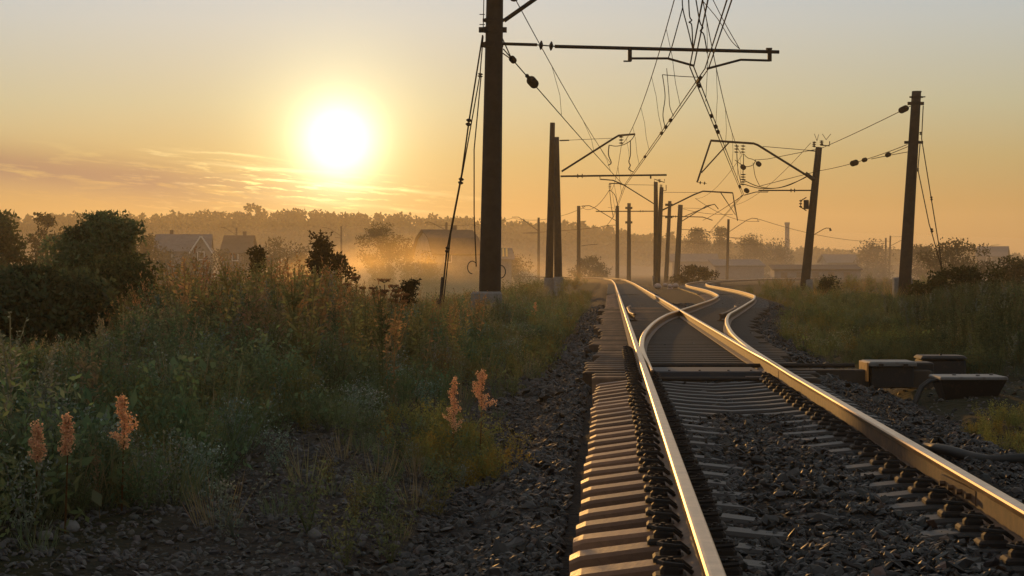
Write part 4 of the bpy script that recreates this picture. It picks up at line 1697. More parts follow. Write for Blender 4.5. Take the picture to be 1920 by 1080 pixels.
def place(protos, x, y, z, scale, which, tintmul=None, zs=None):
    vs, cs = [], []
    for k, (pv, pc) in enumerate(protos):
        m = np.where(which == k)[0]
        if len(m) == 0:
            continue
        a = RNG.uniform(0, 6.28, len(m))
        ca, sa = np.cos(a)[:, None], np.sin(a)[:, None]
        s = scale[m][:, None]
        vx = (pv[:, 0] * ca - pv[:, 1] * sa) * s + x[m][:, None]
        vy = (pv[:, 0] * sa + pv[:, 1] * ca) * s + y[m][:, None]
        vz = pv[:, 2] * s * (1 if zs is None else zs[m][:, None]) + z[m][:, None]
        vs.append(np.stack([vx, vy, vz], -1).reshape(-1, 3))
        c = np.broadcast_to(pc[None], (len(m),) + pc.shape)
        if tintmul is not None:
            c = c * tintmul[m][:, None, :]
        cs.append(c.reshape(-1, 3))
    return np.concatenate(vs), np.concatenate(cs)


OLIVE = (.150, .165, .075)
DARKG = (.098, .120, .062)
MIDG = (.140, .172, .085)
GREY = (.200, .220, .165)
DRY = (.260, .195, .105)
BROWN = (.215, .150, .080)
RUSTY = (.720, .420, .240)

PRO_TALL = [weed_spire(1.0, OLIVE, 170), weed_spire(1.0, MIDG, 150), weed_spire(1.0, DARKG, 180), weed_spire(1.0, DRY, 140, branches=8),
            weed_spire(1.0, OLIVE, 190, branches=9), weed_spire(1.0, GREY, 180, branches=7), seed_stalk(1.0, DRY, BROWN), seed_stalk(1.05, OLIVE, DRY)]
PRO_LOW = [leafy_herb(.55, .30, MIDG, 330, .042, .020), cat([leafy_herb(.5, .34, DARKG, 220, .045, .022), leafy_herb(.42, .36, MIDG, 42, .085, .05)]), leafy_herb(.6, .28, OLIVE, 330, .04, .018), leafy_herb(.5, .3, GREY, 340, .036, .016, flowers=4, fcol=(.42, .42, .36)),
           leafy_herb(.45, .3, (.17, .145, .055), 300, .04, .02), grass_tuft(.45, .12, OLIVE), grass_tuft(.5, .14, DRY), grass_tuft(.35, .16, MIDG, 60)]


def in_view(x, y, margin=1.35):
    return np.abs(x) < (960 / F * y) * margin + 1.2


def clump(x, y, s, seed):
    return np.clip(.5 + 1.4 * vnoise(x, y, s, seed), 0, 1)


CAP_X = [-400, 0, 150, 235, 310, 400, 470, 560, 640, 690, 780, 850, 890, 950, 1010, 1080, 1140]
CAP_Y = [645, 640, 635, 585, 518, 520, 516, 518, 536, 556, 566, 570, 562, 548, 538, 530, 528]


def cap_h(x, y, z, hh, jit=8):
    """the weeds thin out and stay lower where the bank drops towards the meadow"""
    px = 960 + x / y * F
    top = np.interp(px, CAP_X, CAP_Y) + RNG.exponential(12, len(x)) + 4 - np.where((px > 280) & (px < 640), 34, 8) * clump(x, y, 1.1, 77) ** 2
    mx_ = CAMZ + (HZ - top) / F * y - z
    return np.clip(np.minimum(hh, mx_), .12, 3)


# --- left thicket, in three depth bands
vs, cs = [], []
for n, y0, y1, pw in ((900, 10.4, 19, 1.2), (2100, 17, 36, 1.2), (2200, 34, 75, 1.2)):
    y = scatter_y(n, y0, y1, pw)
    edge = np.interp(y, [9, 10.5, 15.4, 20.8, 28, 39, 75], [3.25, 3.3, 3.3, 2.85, 2.45, 2.0, 1.9])
    u = -(edge + RNG.gamma(1.1, 1, n) * (0.155 * y) * .95)
    x = u + SL * y + .392
    keep = in_view(x, y, 1.2) & (u > -26)
    keep &= RNG.uniform(0, 1, n) < (.35 + .65 * clump(x, y, 1.3, 8)) * 1.15
    x, y, u = x[keep], y[keep], u[keep]
    n = len(x)
    dist_edge = -u - np.interp(y, [9, 10.5, 15.4, 20.8, 28, 39, 75], [3.25, 3.3, 3.3, 2.85, 2.45, 2.0, 1.9])
    hmax = .55 + .85 * smooth(.2, 2.2, dist_edge) + .28 * smooth(22, 40, y)
    hmax = hmax * np.where(y < 17, .80, 1.0)
    tall = RNG.uniform(0, 1, n) < .25 + .65 * smooth(.2, 1.6, dist_edge)
    hh = hmax * RNG.uniform(.6, 1.12, n) * (.8 + .4 * clump(x, y, 2.0, 12))
    w = RNG.integers(0, len(PRO_TALL), n)
    tm = np.repeat((.75 + .6 * clump(x, y, 1.6, 21))[:, None], 3, 1) * np.stack([1 + .28 * (clump(x, y, 2.4, 31) - .5) * 2, np.ones(n), np.ones(n)], 1)
    z = height(x, y)
    hh = cap_h(x, y, z, hh)
    i = np.where(tall)[0]
    v_, c_ = place(PRO_TALL, x[i], y[i], z[i], hh[i], w[i], tm[i])
    vs.append(v_)
    cs.append(c_)
    i = np.where(~tall)[0]
    v_, c_ = place(PRO_LOW, x[i], y[i], z[i], hh[i] * 1.25, w[i], tm[i])
    vs.append(v_)
    cs.append(c_)
    # understorey fills the gaps
    k = n
    ii = RNG.integers(0, n, k)
    xx = x[ii] + RNG.normal(0, .35, k)
    yy = y[ii] + RNG.normal(0, .5, k)
    v_, c_ = place(PRO_LOW, xx, yy, height(xx, yy), RNG.uniform(.7, 1.5, k) * (.6 + .4 * smooth(.1, 1.0, dist_edge[ii])), RNG.integers(0, 8, k), tm[ii])
    vs.append(v_)
    cs.append(c_)
# taller stalks that stick out of the thicket
n = 420
y = RNG.uniform(19, 52, n)
px = RNG.uniform(215, 900, n)
x = X(px, y)
k = (u_of(x, y) < -2.6)
x, y, px = x[k], y[k], px[k]
n = len(x)
top = np.interp(px, CAP_X, CAP_Y) + RNG.uniform(-34, 42, n) * np.where(px > 640, .55, 1)
z = height(x, y)
hh = np.clip(CAMZ + (HZ - top) / F * y - z, .25, 2.3)
v_, c_ = place(PRO_TALL, x, y, z, hh, RNG.choice([0, 1, 3, 4, 6, 6, 7, 7], n), np.repeat(RNG.uniform(.7, 1.5, (n, 1)), 3, 1) * np.array([[1.15, .95, .8]]))
vs.append(v_)
cs.append(c_)
o = np_build('weed_thicket', np.concatenate(vs), 4, MAT['leaf'], np.concatenate(cs))
tag(o, 'dense thicket of tall weeds covering the bank beside the path', 'weeds', kind='stuff')

# --- low growth along the path and ballast edge, island with the sorrel
vs, cs = [], []
n = 1300
y = scatter_y(n, 8.8, 62, 1.25)
u = -RNG.uniform(1.5, 3.4, n)
x = u + SL * y + .392
dens = clump(x, y, .9, 41) * (0.03 + .97 * smooth(17, 30, y)) + .9 * np.exp(-(((x - X(850, 15)) / .5) ** 2 + ((y - 15) / 1.8) ** 2)) + .3 * np.exp(-(((x - X(720, 12)) / .4) ** 2 + ((y - 11.8) / 1.6) ** 2))
k = RNG.uniform(0, 1, n) < dens
x, y = x[k], y[k]
v_, c_ = place(PRO_LOW, x, y, height(x, y), RNG.uniform(.28, .72, len(x)) * (1 + .8 * smooth(20, 45, y)), RNG.integers(0, 8, len(x)))
vs.append(v_)
cs.append(c_)
n = 80
x = X(860, 15.2) + RNG.normal(0, .30, n)
y = 15.2 + RNG.normal(0, .9, n)
tm = np.repeat(np.array([[1.5, 1.25, .8]]), n, 0)
v_, c_ = place(PRO_LOW, x, y, height(x, y), RNG.uniform(.35, .7, n), RNG.choice([0, 2, 4, 4, 5, 7], n), tm)
vs.append(v_)
cs.append(c_)
n = 240      # between ballast and thicket further on
y = scatter_y(n, 26, 110, 1.1)
u = -RNG.uniform(1.35, 2.6, n)
x = u + SL * y + .392
v_, c_ = place(PRO_LOW, x, y, height(x, y), RNG.uniform(.5, 1.1, n), RNG.integers(0, 8, n), np.repeat(np.array([[1.2, 1.05, .8]]), n, 0))
vs.append(v_)
cs.append(c_)
o = np_build('path_weeds', np.concatenate(vs), 4, MAT['leaf'], np.concatenate(cs))
tag(o, 'patches of low weeds and grass tufts along the path', 'weeds', kind='stuff')

CAPR_X = [1400, 1480, 1560, 1660, 1690, 1730, 1800, 1920, 2400]
CAPR_Y = [540, 540, 545, 552, 556, 552, 530, 518, 510]


def cap_r(x, y, z):
    px = 960 + x / y * F
    top = np.interp(px, CAPR_X, CAPR_Y) + RNG.exponential(6, len(x)) - 3
    return np.clip(CAMZ + (HZ - top) / F * y - z, .15, 3)


# --- right side: rough grass and weeds
vs, cs = [], []
for n, y0, y1 in ((1500, 14, 34), (2600, 30, 90)):
    y = scatter_y(n, y0, y1, 1.15)
    d = np.interp(y, _ys, _dl)
    ur = 1.5 + RNG.gamma(1.6, 1, n) * (.05 * y + .3) + .4 * smooth(30, 20, y)
    x = SL * y + .392 + GA + d + ur
    keep = in_view(x, y, 1.2) & (RNG.uniform(0, 1, n) < .25 + .9 * clump(x, y, 1.2, 51) * smooth(.9, 2.5, ur))
    x, y, ur = x[keep], y[keep], ur[keep]
    n = len(x)
    tall = (RNG.uniform(0, 1, n) < .75) & (ur > 3.2 + .02 * y)
    hh = (.5 + .75 * smooth(2, 7, ur)) * RNG.uniform(.6, 1.15, n) * np.where(y < 30, .8, 1)
    bx = (np.abs(x - X(1750, 24.5)) < 1.6) & (y < 27)
    tall &= ~bx
    w = RNG.choice([0, 0, 2, 2, 4, 5, 1, 7], n)
    hh = np.minimum(hh, cap_r(x, y, height(x, y)))
    tm = np.repeat((.5 + .5 * clump(x, y, 1.7, 61))[:, None], 3, 1) * np.array([[.75, .85, .95]])
    i = np.where(tall)[0]
    v_, c_ = place(PRO_TALL, x[i], y[i], height(x[i], y[i]), hh[i], w[i], tm[i])
    vs.append(v_)
    cs.append(c_)
    i = np.where(~tall & ~(bx & (y > 19.2)))[0]
    v_, c_ = place(PRO_LOW, x[i], y[i], height(x[i], y[i]), np.where(bx[i], .35, .75) * RNG.uniform(.6, 1.2, len(i)) * (.55 + .45 * smooth(1.5, 4, ur[i])), w[i], tm[i])
    vs.append(v_)
    cs.append(c_)
n = 900
y = scatter_y(n, 34, 130, 1.1)
d = np.interp(y, _ys, _dl)
x = SL * y + .392 + GA + d + RNG.uniform(1.2, 6.5, n)
v_, c_ = place(PRO_LOW, x, y, height(x, y), RNG.uniform(.5, 1.1, n), RNG.integers(0, 8, n), np.repeat(np.array([[.8, .85, .7]]), n, 0))
vs.append(v_)
cs.append(c_)
n = 190
y = RNG.uniform(15.2, 19.0, n)
x = SL * y + .392 + GA + 1.5 + RNG.gamma(2, .4, n)
v_, c_ = place(PRO_LOW, x, y, height(x, y), RNG.uniform(.22, .5, n), RNG.choice([0, 2, 4, 5, 7], n), np.repeat(np.array([[1.25, 1.15, .8]]), n, 0))
vs.append(v_)
cs.append(c_)
o = np_build('rough_grass', np.concatenate(vs), 4, MAT['leaf'], np.concatenate(cs))
tag(o, 'rough weedy grass beyond the machine boxes and round the boxed pole', 'weeds', kind='stuff')

# --- meadow scrub further out, both sides
vs, cs = [], []
n = 1500
y = scatter_y(n, 75, 270, 1.0)
x = RNG.uniform(-1, 1, n) * (960 / F * y) * 1.25
ul = x - (SL * y + .392)
ur = ul - GA - np.interp(y, _ys, _dl)
k = ((ul < -3.0) | (ur > 3.5)) & (RNG.uniform(0, 1, n) < .25 + clump(x, y, 12, 71))
x, y = x[k], y[k]
v_, c_ = place(PRO_LOW, x, y, height(x, y), RNG.uniform(1.2, 2.6, len(x)), RNG.integers(0, 8, len(x)), np.repeat(np.array([[1.25, 1.05, .8]]), len(x), 0), np.full(len(x), .8))
vs.append(v_)
cs.append(c_)
o = np_build('meadow_scrub', np.concatenate(vs), 4, MAT['leaf'], np.concatenate(cs))
tag(o, 'scattered tussocks over the misty meadow', 'scrub', kind='stuff')


# ------------------------------------------------------------------ single plants that stand out
def sorrel(px, pyt, pyb, Yd, label, wide=1.0, seed=0):
    x = X(px, Yd)
    zg = hgt(x, Yd)
    zt, zb = zof(pyt, Yd), zof(pyb, Yd)
    root = thing('sorrel_plant', (x, Yd, zg), label, 'plant', 'rusty sorrel plants')
    h = zt - zg
    st = cat([stem((x, Yd, zg), (x + .02, Yd, zt), .012, (.13, .07, .03))])
    np_build('stem', st[0], 4, MAT['leaf'], st[1], root)
    it = []
    r = random.Random(seed)
    Lh = zt - zb
    for b in range(11):
        t_ = b / 10
        p = np.array([x + .01, Yd, zb + Lh * t_ * .9])
        a = r.uniform(0, 6.28)
        rad = (.30 * (1 - t_) + .05) * Lh * wide
        q = p + np.array([math.cos(a) * rad, math.sin(a) * rad, Lh * r.uniform(.14, .26)])
        n = 85
        tt = RNG.uniform(0, 1, n)
        C = p + (q - p) * tt[:, None] + RNG.normal(0, .010, (n, 3))
        it.append(leaves(C, RNG.normal(0, 1, (n, 3)) + np.array([0, 0, -.2]), .015, .011, jitc(RUSTY, n, .3)))
    n = 150
    C = np.array([x + .015, Yd, 0]) + np.stack([RNG.normal(0, .014, n), RNG.normal(0, .014, n), RNG.uniform(zb, zt, n)], 1)
    it.append(leaves(C, RNG.normal(0, 1, (n, 3)), .015, .011, jitc(RUSTY, n, .3)))
    v_, c_ = cat(it)
    np_build('seed_head', v_, 4, MAT['leaf'], c_, root)
    n = 26
    C = np.array([x, Yd, zg]) + np.stack([RNG.normal(0, .05, n), RNG.normal(0, .05, n), RNG.uniform(.03, max(.1, zb - zg), n)], 1)
    v_, c_ = leaves(C, RNG.normal(0, 1, (n, 3)) + np.array([0, 0, .4]), .09, .026, jitc(OLIVE, n))
    np_build('foliage', v_, 4, MAT['leaf'], c_, root)
    return root


sorrel(848, 718, 810, 14.6, 'rusty orange sorrel plant, shorter of the two by the ballast', .75, 1)
sorrel(900, 698, 768, 15.6, 'rusty orange sorrel plant with the fuller head close to the ballast', 1.15, 2)
sorrel(228, 748, 842, 10.9, 'rusty orange sorrel plant with a forked head among grey weeds', 1.0, 3)
sorrel(65, 800, 868, 9.9, 'rusty orange sorrel plant lowest in the corner weeds', .9, 4)
sorrel(122, 785, 852, 10.1, 'slender rusty sorrel plant between the two stouter ones', .7, 5)
sorrel(1003, 568, 592, 47, 'faded sorrel plant beside the foot of the thick pole', 1.1, 7)


def tall_weed(px, pyt, Yd, label, col, group, nl=200, br=8, ll=.075, lw=.022):
    x = X(px, Yd)
    zg = hgt(x, Yd)
    h = zof(pyt, Yd) - zg
    v_, c_ = weed_spire(1.0, col, nl, lw / h * 1.0, ll / h, br)
    v_ = v_ * h + np.array([x, Yd, zg])
    o = np_build('tall_weed', v_, 4, MAT['leaf'], c_)
    o.name = 'tall_weed'
    return tag(o, label, 'weed', group)


TG = 'tall weeds rising above the thicket'
tall_weed(22, 590, 10.8, 'tallest grey-green weed spire at the very edge of the picture', GREY, TG, 300, 12, .06, .016)
tall_weed(93, 660, 11.2, 'pointed grey-green weed spire before the black bush', GREY, TG, 220, 8, .055, .015)
tall_weed(72, 700, 11.0, 'stubby grey-green weed spire next to the pointed one', GREY, TG, 200, 8, .055, .015)
tall_weed(180, 665, 13.0, 'weed with a golden drooping tip leaning out of the black bush', DRY, TG, 180, 6)
tall_weed(350, 735, 13.2, 'leafy yellow-green weed standing tall over the grey herbs', MIDG, TG, 260, 10)
tall_weed(480, 663, 16.5, 'bushy green weed on the slope above the path bend', MIDG, TG, 280, 11)
tall_weed(383, 498, 34, 'dark weed spire against the golden mist, first from the bush', DARKG, TG, 220, 9)
tall_weed(420, 492, 34, 'dark weed spire against the golden mist, second from the bush', DARKG, TG, 220, 9)
tall_weed(551, 470, 33, 'tallest thin weed stalk in front of the conical dark shrub', BROWN, TG, 220, 5)
tall_weed(525, 478, 34, 'thin dark weed stalk between the two dark shrubs', BROWN, TG, 200, 5)
tall_weed(452, 505, 33, 'short dark weed spire before the smaller dark shrub', DARKG, TG, 200, 7)
tall_weed(350, 505, 35, 'feathery weed glowing at the edge of the black bush', DRY, TG, 200, 9)


def umbel(px, pyt, Yd, label, R_, n_um=1, seed=0):
    r = random.Random(seed)
    x = X(px, Yd)
    zg = hgt(x, Yd)
    zt = zof(pyt, Yd)
    root = thing('umbel_plant', (x, Yd, zg), label, 'plant', 'umbel plants against the golden mist')
    it = [stem((x, Yd, zg), (x, Yd, zt - R_ * .5), .035, (.12, .07, .035))]
    heads = []
    for k in range(n_um):
        dx_ = 0 if k == 0 else r.uniform(-1, 1) * R_ * 1.8
        dz = 0 if k == 0 else -r.uniform(.3, 1.3) * R_ * 1.6
        c = np.array([x + dx_, Yd + r.uniform(-.2, .2), zt + dz - R_ * .35])
        if k:
            it.append(stem((x, Yd, zg + (zt - zg) * .55), c, .022, (.12, .07, .035)))
        rr = R_ * (1 if k == 0 else .7)
        he = []
        for s in range(16):
            a = s * 2.4
            q = c + np.array([math.cos(a) * rr * (.35 + .65 * (s % 4) / 3), math.sin(a) * rr * (.35 + .65 * (s % 4) / 3), R_ * .35])
            it.append(stem(c, q, .008, (.06, .04, .02)))
            n = 9
            C = q + RNG.normal(0, rr * .09, (n, 3)) * np.array([1, 1, .35])
            he.append(leaves(C, RNG.normal(0, 1, (n, 3)), .035, .018, jitc((.22, .11, .05), n)))
        heads.append(cat(he))
    n = 70
    C = np.array([x, Yd, zg]) + np.stack([RNG.normal(0, .16, n), RNG.normal(0, .16, n), RNG.uniform(.2, zt - zg - .15, n)], 1)
    lv = leaves(C, RNG.normal(0, 1, (n, 3)), .10, .035, jitc((.26, .12, .05), n))
    v_, c_ = cat(it)
    np_build('stem', v_, 4, MAT['leaf'], c_, root)
    for v_, c_ in heads:
        np_build('flower_head', v_, 4, MAT['leaf'], c_, root)
    np_build('foliage', lv[0], 4, MAT['leaf'], lv[1], root)


umbel(721, 525, 33, 'flat-topped dry umbel plant with the widest head against the golden mist', .16, 5, 1)
umbel(742, 545, 32, 'lower dry umbel plant with several small heads', .11, 6, 2)
umbel(700, 540, 34, 'dry umbel plant whose head is half hidden by the weeds', .10, 5, 3)
umbel(668, 520, 36, 'dry branching plant under the dark conical shrub', .12, 4, 4)


# ------------------------------------------------------------------ trees and shrubs
def tree(name, label, cat_, px, Yd, pyt, wpx, col, leaf, nleaf, seed, group=None, shape='round', base=None, trunk=.02, jit=.3, dense=26, low=.12):
    """trunk and limbs, and a crown of leaf clumps inside an uneven envelope"""
    r = np.random.default_rng(seed)
    x = X(px, Yd)
    zg = hgt(x, Yd) if base is None else base
    H = zof(pyt, Yd) - zg
    Rw = wpx / F * Yd / 2
    root = thing(name, (x, Yd, zg), label, cat_, group)
    nc = dense
    cl = []
    while len(cl) < nc:
        t_ = r.uniform(low, 1.0)
        if shape == 'cone':
            rad = (1.04 - t_) ** .8
        elif shape == 'dome':
            rad = math.sqrt(max(0, 1.02 - t_ ** 2.2))
        else:
            rad = math.sqrt(max(0, 1.02 - ((t_ - .55) / .5) ** 2))
        a = r.uniform(0, 6.28)
        lob = 1 + jit * math.sin(a * 2 + seed) * math.sin(t_ * 7 + seed * 2) + r.uniform(-jit, jit) * .6
        q_ = rad * lob * Rw * math.sqrt(r.uniform(.15, 1))
        cl.append((math.cos(a) * q_, math.sin(a) * q_, H * t_ * (1 - .04 * r.uniform(0, 1))))
    mb = MB()
    tr = max(H * trunk, .03)
    pts = [Vector((x + r.normal(0, .03) * Rw * k, Yd, zg - .1 + H * .72 * k / 4)) for k in range(5)]
    mb.tube(pts, [tr * (1 - .17 * k) for k in range(5)], 7)
    for c in cl[:min(14, nc)]:
        f_ = min(.95, max(.15, c[2] / H - .25))
        s_ = pts[0] + (pts[-1] - pts[0]) * min(f_ / .72, 1)
        e_ = Vector((x + c[0], Yd + c[1], zg + c[2]))
        mid = (s_ + e_) * .5 + Vector((0, 0, -.04 * H))
        mb.tube([s_, mid, e_], [tr * .4, tr * .25, tr * .1], 5)
    mb.build('trunk', MAT['bark'], root, True)
    per = nleaf // nc
    it = []
    cr_ = min(Rw, H * .5) * (2.1 / nc ** .38) * .62
    for c in cl:
        n = per
        C = np.array([x, Yd, zg]) + np.array(c) + np.clip(r.normal(0, 1, (n, 3)), -1.5, 1.5) * cr_ * r.uniform(.6, 1.15) * np.array([1, 1, .75])
        C[:, 2] = np.maximum(C[:, 2], zg + .05)
        tint = np.array(col) * r.uniform(.65, 1.35)
        D = r.normal(0, 1, (n, 3)) + np.array([0, 0, .3])
        it.append(leaves(C, D, leaf * r.uniform(.6, 1.3, n), leaf * .5, jitc(tint, n)))
    v_, c_ = cat(it)
    np_build('crown', v_, 4, MAT['leafdark'], c_, root)
    return root


BUSH = 'shrubs and small trees on the bank'
tree('willow_bush', 'big dark rounded bush with a bumpy top on the bank', 'bush', 190, 44, 415, 215, (.120, .145, .068), .115, 60000, 5, BUSH, 'dome', None, .02, .55, 120, .06)
tree('willow_bush', 'feathery tall shoot of the big bush, leaning towards the house', 'bush', 197, 45.5, 400, 75, (.120, .145, .068), .11, 12000, 6, BUSH, 'dome', None, .012, .3, 30, .4)
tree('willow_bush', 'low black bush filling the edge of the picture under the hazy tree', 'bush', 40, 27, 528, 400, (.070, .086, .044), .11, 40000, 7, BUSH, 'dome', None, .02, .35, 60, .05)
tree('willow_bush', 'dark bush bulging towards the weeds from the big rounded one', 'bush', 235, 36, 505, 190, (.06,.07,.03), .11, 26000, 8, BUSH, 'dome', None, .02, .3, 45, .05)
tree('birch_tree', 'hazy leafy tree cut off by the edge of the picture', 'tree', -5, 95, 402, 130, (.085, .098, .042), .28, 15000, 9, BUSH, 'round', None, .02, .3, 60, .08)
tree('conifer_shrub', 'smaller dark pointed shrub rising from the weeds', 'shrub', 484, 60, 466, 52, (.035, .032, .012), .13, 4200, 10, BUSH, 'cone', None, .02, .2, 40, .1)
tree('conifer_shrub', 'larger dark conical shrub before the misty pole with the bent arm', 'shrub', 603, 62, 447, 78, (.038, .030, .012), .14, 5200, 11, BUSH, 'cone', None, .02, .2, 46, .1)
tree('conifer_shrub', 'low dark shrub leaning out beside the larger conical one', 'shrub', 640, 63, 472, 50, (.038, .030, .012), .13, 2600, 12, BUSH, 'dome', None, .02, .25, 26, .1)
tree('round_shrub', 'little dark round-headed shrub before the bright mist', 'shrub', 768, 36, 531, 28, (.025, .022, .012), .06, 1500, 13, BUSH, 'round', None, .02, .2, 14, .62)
GB = 'garden bushes before the houses'
for px_, Yd_, py_, w_, sd_, lb_ in ((300, 285, 474, 60, 41, 'misty bush at the wall of the grey-roofed house'), (362, 280, 478, 56, 42, 'misty bush under the white-edged gable'),
                                    (415, 290, 476, 50, 43, 'misty bush between the grey-roofed and the brown-roofed house'), (470, 300, 474, 46, 44, 'misty bush past the corner of the brown-roofed house'),
                                    (800, 272, 480, 50, 45, 'misty bush at the long side of the barn-like house'), (965, 290, 486, 60, 46, 'misty bush behind the small slatted shed')):
    tree('garden_bush', lb_, 'bush', px_, Yd_, py_, w_, (.06, .052, .024), .4, 1800, sd_, GB, 'dome', None, .02, .25, 22, .03)
VT = 'trees between the houses in the mist'
tree('village_tree', 'leafy tree in the mist beside the barn with the curved roof', 'tree', 716, 300, 418, 66, (.06, .05, .02), .42, 5200, 14, VT, 'round', None, .02, .25, 44, .1)
tree('village_tree', 'low round tree joining the leafy tree to the barn', 'tree', 764, 295, 452, 40, (.055, .045, .02), .40, 2000, 15, VT, 'dome', None, .02, .25, 22, .08)
tree('village_tree', 'pale slender tree standing over the mist behind the hazy edge tree', 'tree', 82, 215, 406, 44, (.055, .055, .025), .40, 3600, 16, VT, 'round', None, .02, .25, 34, .1)
tree('village_tree', 'pale rounded tree between the slender tree and the big bush', 'tree', 130, 230, 424, 60, (.05, .055, .025), .40, 3200, 17, VT, 'round', None, .02, .25, 30, .05)
tree('village_tree', 'round misty tree between the ladder pole and the grey-roofed house', 'tree', 279, 270, 433, 44, (.055, .05, .022), .45, 2600, 18, VT, 'round', None, .02, .25, 26, .05)
tree('village_tree', 'faint tree in the golden haze past the brown-roofed house', 'tree', 520, 300, 450, 60, (.06, .05, .02), .5, 2400, 19, VT, 'dome', None, .02, .25, 24, .05)
tree('village_tree', 'faint bushy tree in the golden haze behind the conical shrub', 'tree', 565, 310, 454, 54, (.06, .05, .02), .5, 2400, 20, VT, 'dome', None, .02, .25, 24, .05)
tree('village_tree', 'tall round tree group leader behind the stout leaning pole', 'tree', 1312, 470, 433, 52, (.05, .05, .03), .65, 3600, 21, VT, 'round', None, .02, .3, 36, .0)
tree('village_tree', 'pointed tree just beyond the upswept bracket pole', 'tree', 1352, 480, 432, 40, (.045, .05, .03), .6, 3000, 22, VT, 'cone', None, .02, .3, 32, .0)
tree('village_tree', 'broad round tree behind the long grey shed', 'tree', 1408, 440, 450, 60, (.045, .05, .03), .6, 3400, 23, VT, 'dome', None, .02, .25, 34, .0)
tree('village_tree', 'low round tree under the faint tower', 'tree', 1458, 450, 459, 60, (.045, .05, .03), .6, 3000, 24, VT, 'dome', None, .02, .25, 30, .0)
tree('village_tree', 'flat-topped tree between the leaning pole and the faint twin poles', 'tree', 1637, 420, 461, 64, (.045, .048, .03), .6, 3200, 25, VT, 'dome', None, .02, .25, 32, .0)
tree('village_tree', 'wide loose tree behind the stay wires of the anchor pole', 'tree', 1790, 250, 458, 110, (.045, .045, .022), .42, 4600, 26, VT, 'round', None, .02, .35, 48, .05)
tree('village_tree', 'dark green tree low in front of the white house', 'tree', 1890, 140, 488, 110, (.035, .042, .018), .25, 4200, 27, VT, 'dome', None, .02, .3, 44, .02)
tree('village_tree', 'narrow hazy tree left of the wide loose tree behind the anchor pole', 'tree', 1725, 330, 462, 46, (.045, .045, .024), .5, 2000, 28, VT, 'round', None, .02, .3, 24, .0)
tree('willow_bush', 'dark low bush behind the box-footed anchor pole', 'bush', 1800, 75, 508, 230, (.030, .038, .016), .16, 6500, 29, BUSH, 'dome', None, .02, .3, 54, .02)
tree('willow_bush', 'small dark bush beside the foot of the leaning pole', 'bush', 1556, 100, 523, 40, (.025, .034, .014), .14, 1600, 30, BUSH, 'dome', None, .02, .25, 18, .02)
tree('willow_bush', 'brown bushy scrub running under the close pair of poles', 'bush', 1302, 200, 503, 90, (.05, .045, .02), .3, 2600, 31, BUSH, 'dome', None, .02, .25, 30, .02)
tree('willow_bush', 'grey-green bush clump under the slim pole in the mist', 'bush', 1105, 300, 487, 70, (.05, .05, .022), .4, 2400, 32, BUSH, 'dome', None, .02, .25, 26, .02)

# ------------------------------------------------------------------ the wood on the skyline
vs, cs = [], []
SKY_X = [-200, 0, 100, 200, 330, 420, 540, 600, 700, 800, 880, 1000, 1080, 1130, 1200, 1290, 1340, 1420, 1500, 1600, 1700, 1800, 1920, 2150]
SKY_Y = [400, 406, 404, 408, 402, 400, 396, 398, 403, 408, 412, 418, 416, 428, 438, 446, 452, 458, 466, 468, 462, 464, 476, 480]
for row, (yd, sc_) in enumerate(((890, 1.0), (930, 1.0), (850, .82), (820, .62))):
    px = -420
    while px < 2350:
        px += RNG.uniform(6, 24)
        top = np.interp(px, SKY_X, SKY_Y) + 12 + RNG.normal(0, 2.2) - RNG.exponential(2.6)
        yy = yd + RNG.uniform(-18, 18)
        x = X(px, yy)
        zg = hgt(x, yy)
        Ht = (zof(top, yy) - zg) * sc_
        Wt = RNG.choice([RNG.uniform(10, 15), RNG.uniform(16, 26), RNG.uniform(26, 40)]) / F * yy / 2
        nc = 11
        base = np.array((.050, .056, .026)) * RNG.uniform(.7, 1.3)
        for k in range(nc):
            t_ = RNG.uniform(.1, 1) if k else 1.0
            rad = Wt * math.sqrt(max(.03, 1.02 - ((t_ - .5) / .52) ** 2))
            a = RNG.uniform(0, 6.28)
            c = np.array([x + math.cos(a) * rad * .75, yy + math.sin(a) * rad * .75, zg + Ht * t_])
            n = 40
            C = c + np.clip(RNG.normal(0, 1, (n, 3)), -1.4, 1.4) * np.array([Wt * .33, Wt * .33, Ht * .07])
            v_, c_ = leaves(C, RNG.normal(0, 1, (n, 3)), 1.9, 1.5, jitc(base * RNG.uniform(.8, 1.2), n))
            vs.append(v_)
            cs.append(c_)
o = np_build('distant_wood', np.concatenate(vs), 4, MAT['leafdark'], np.concatenate(cs))
tag(o, 'long wooded skyline fading into the evening haze', 'wood', kind='stuff')


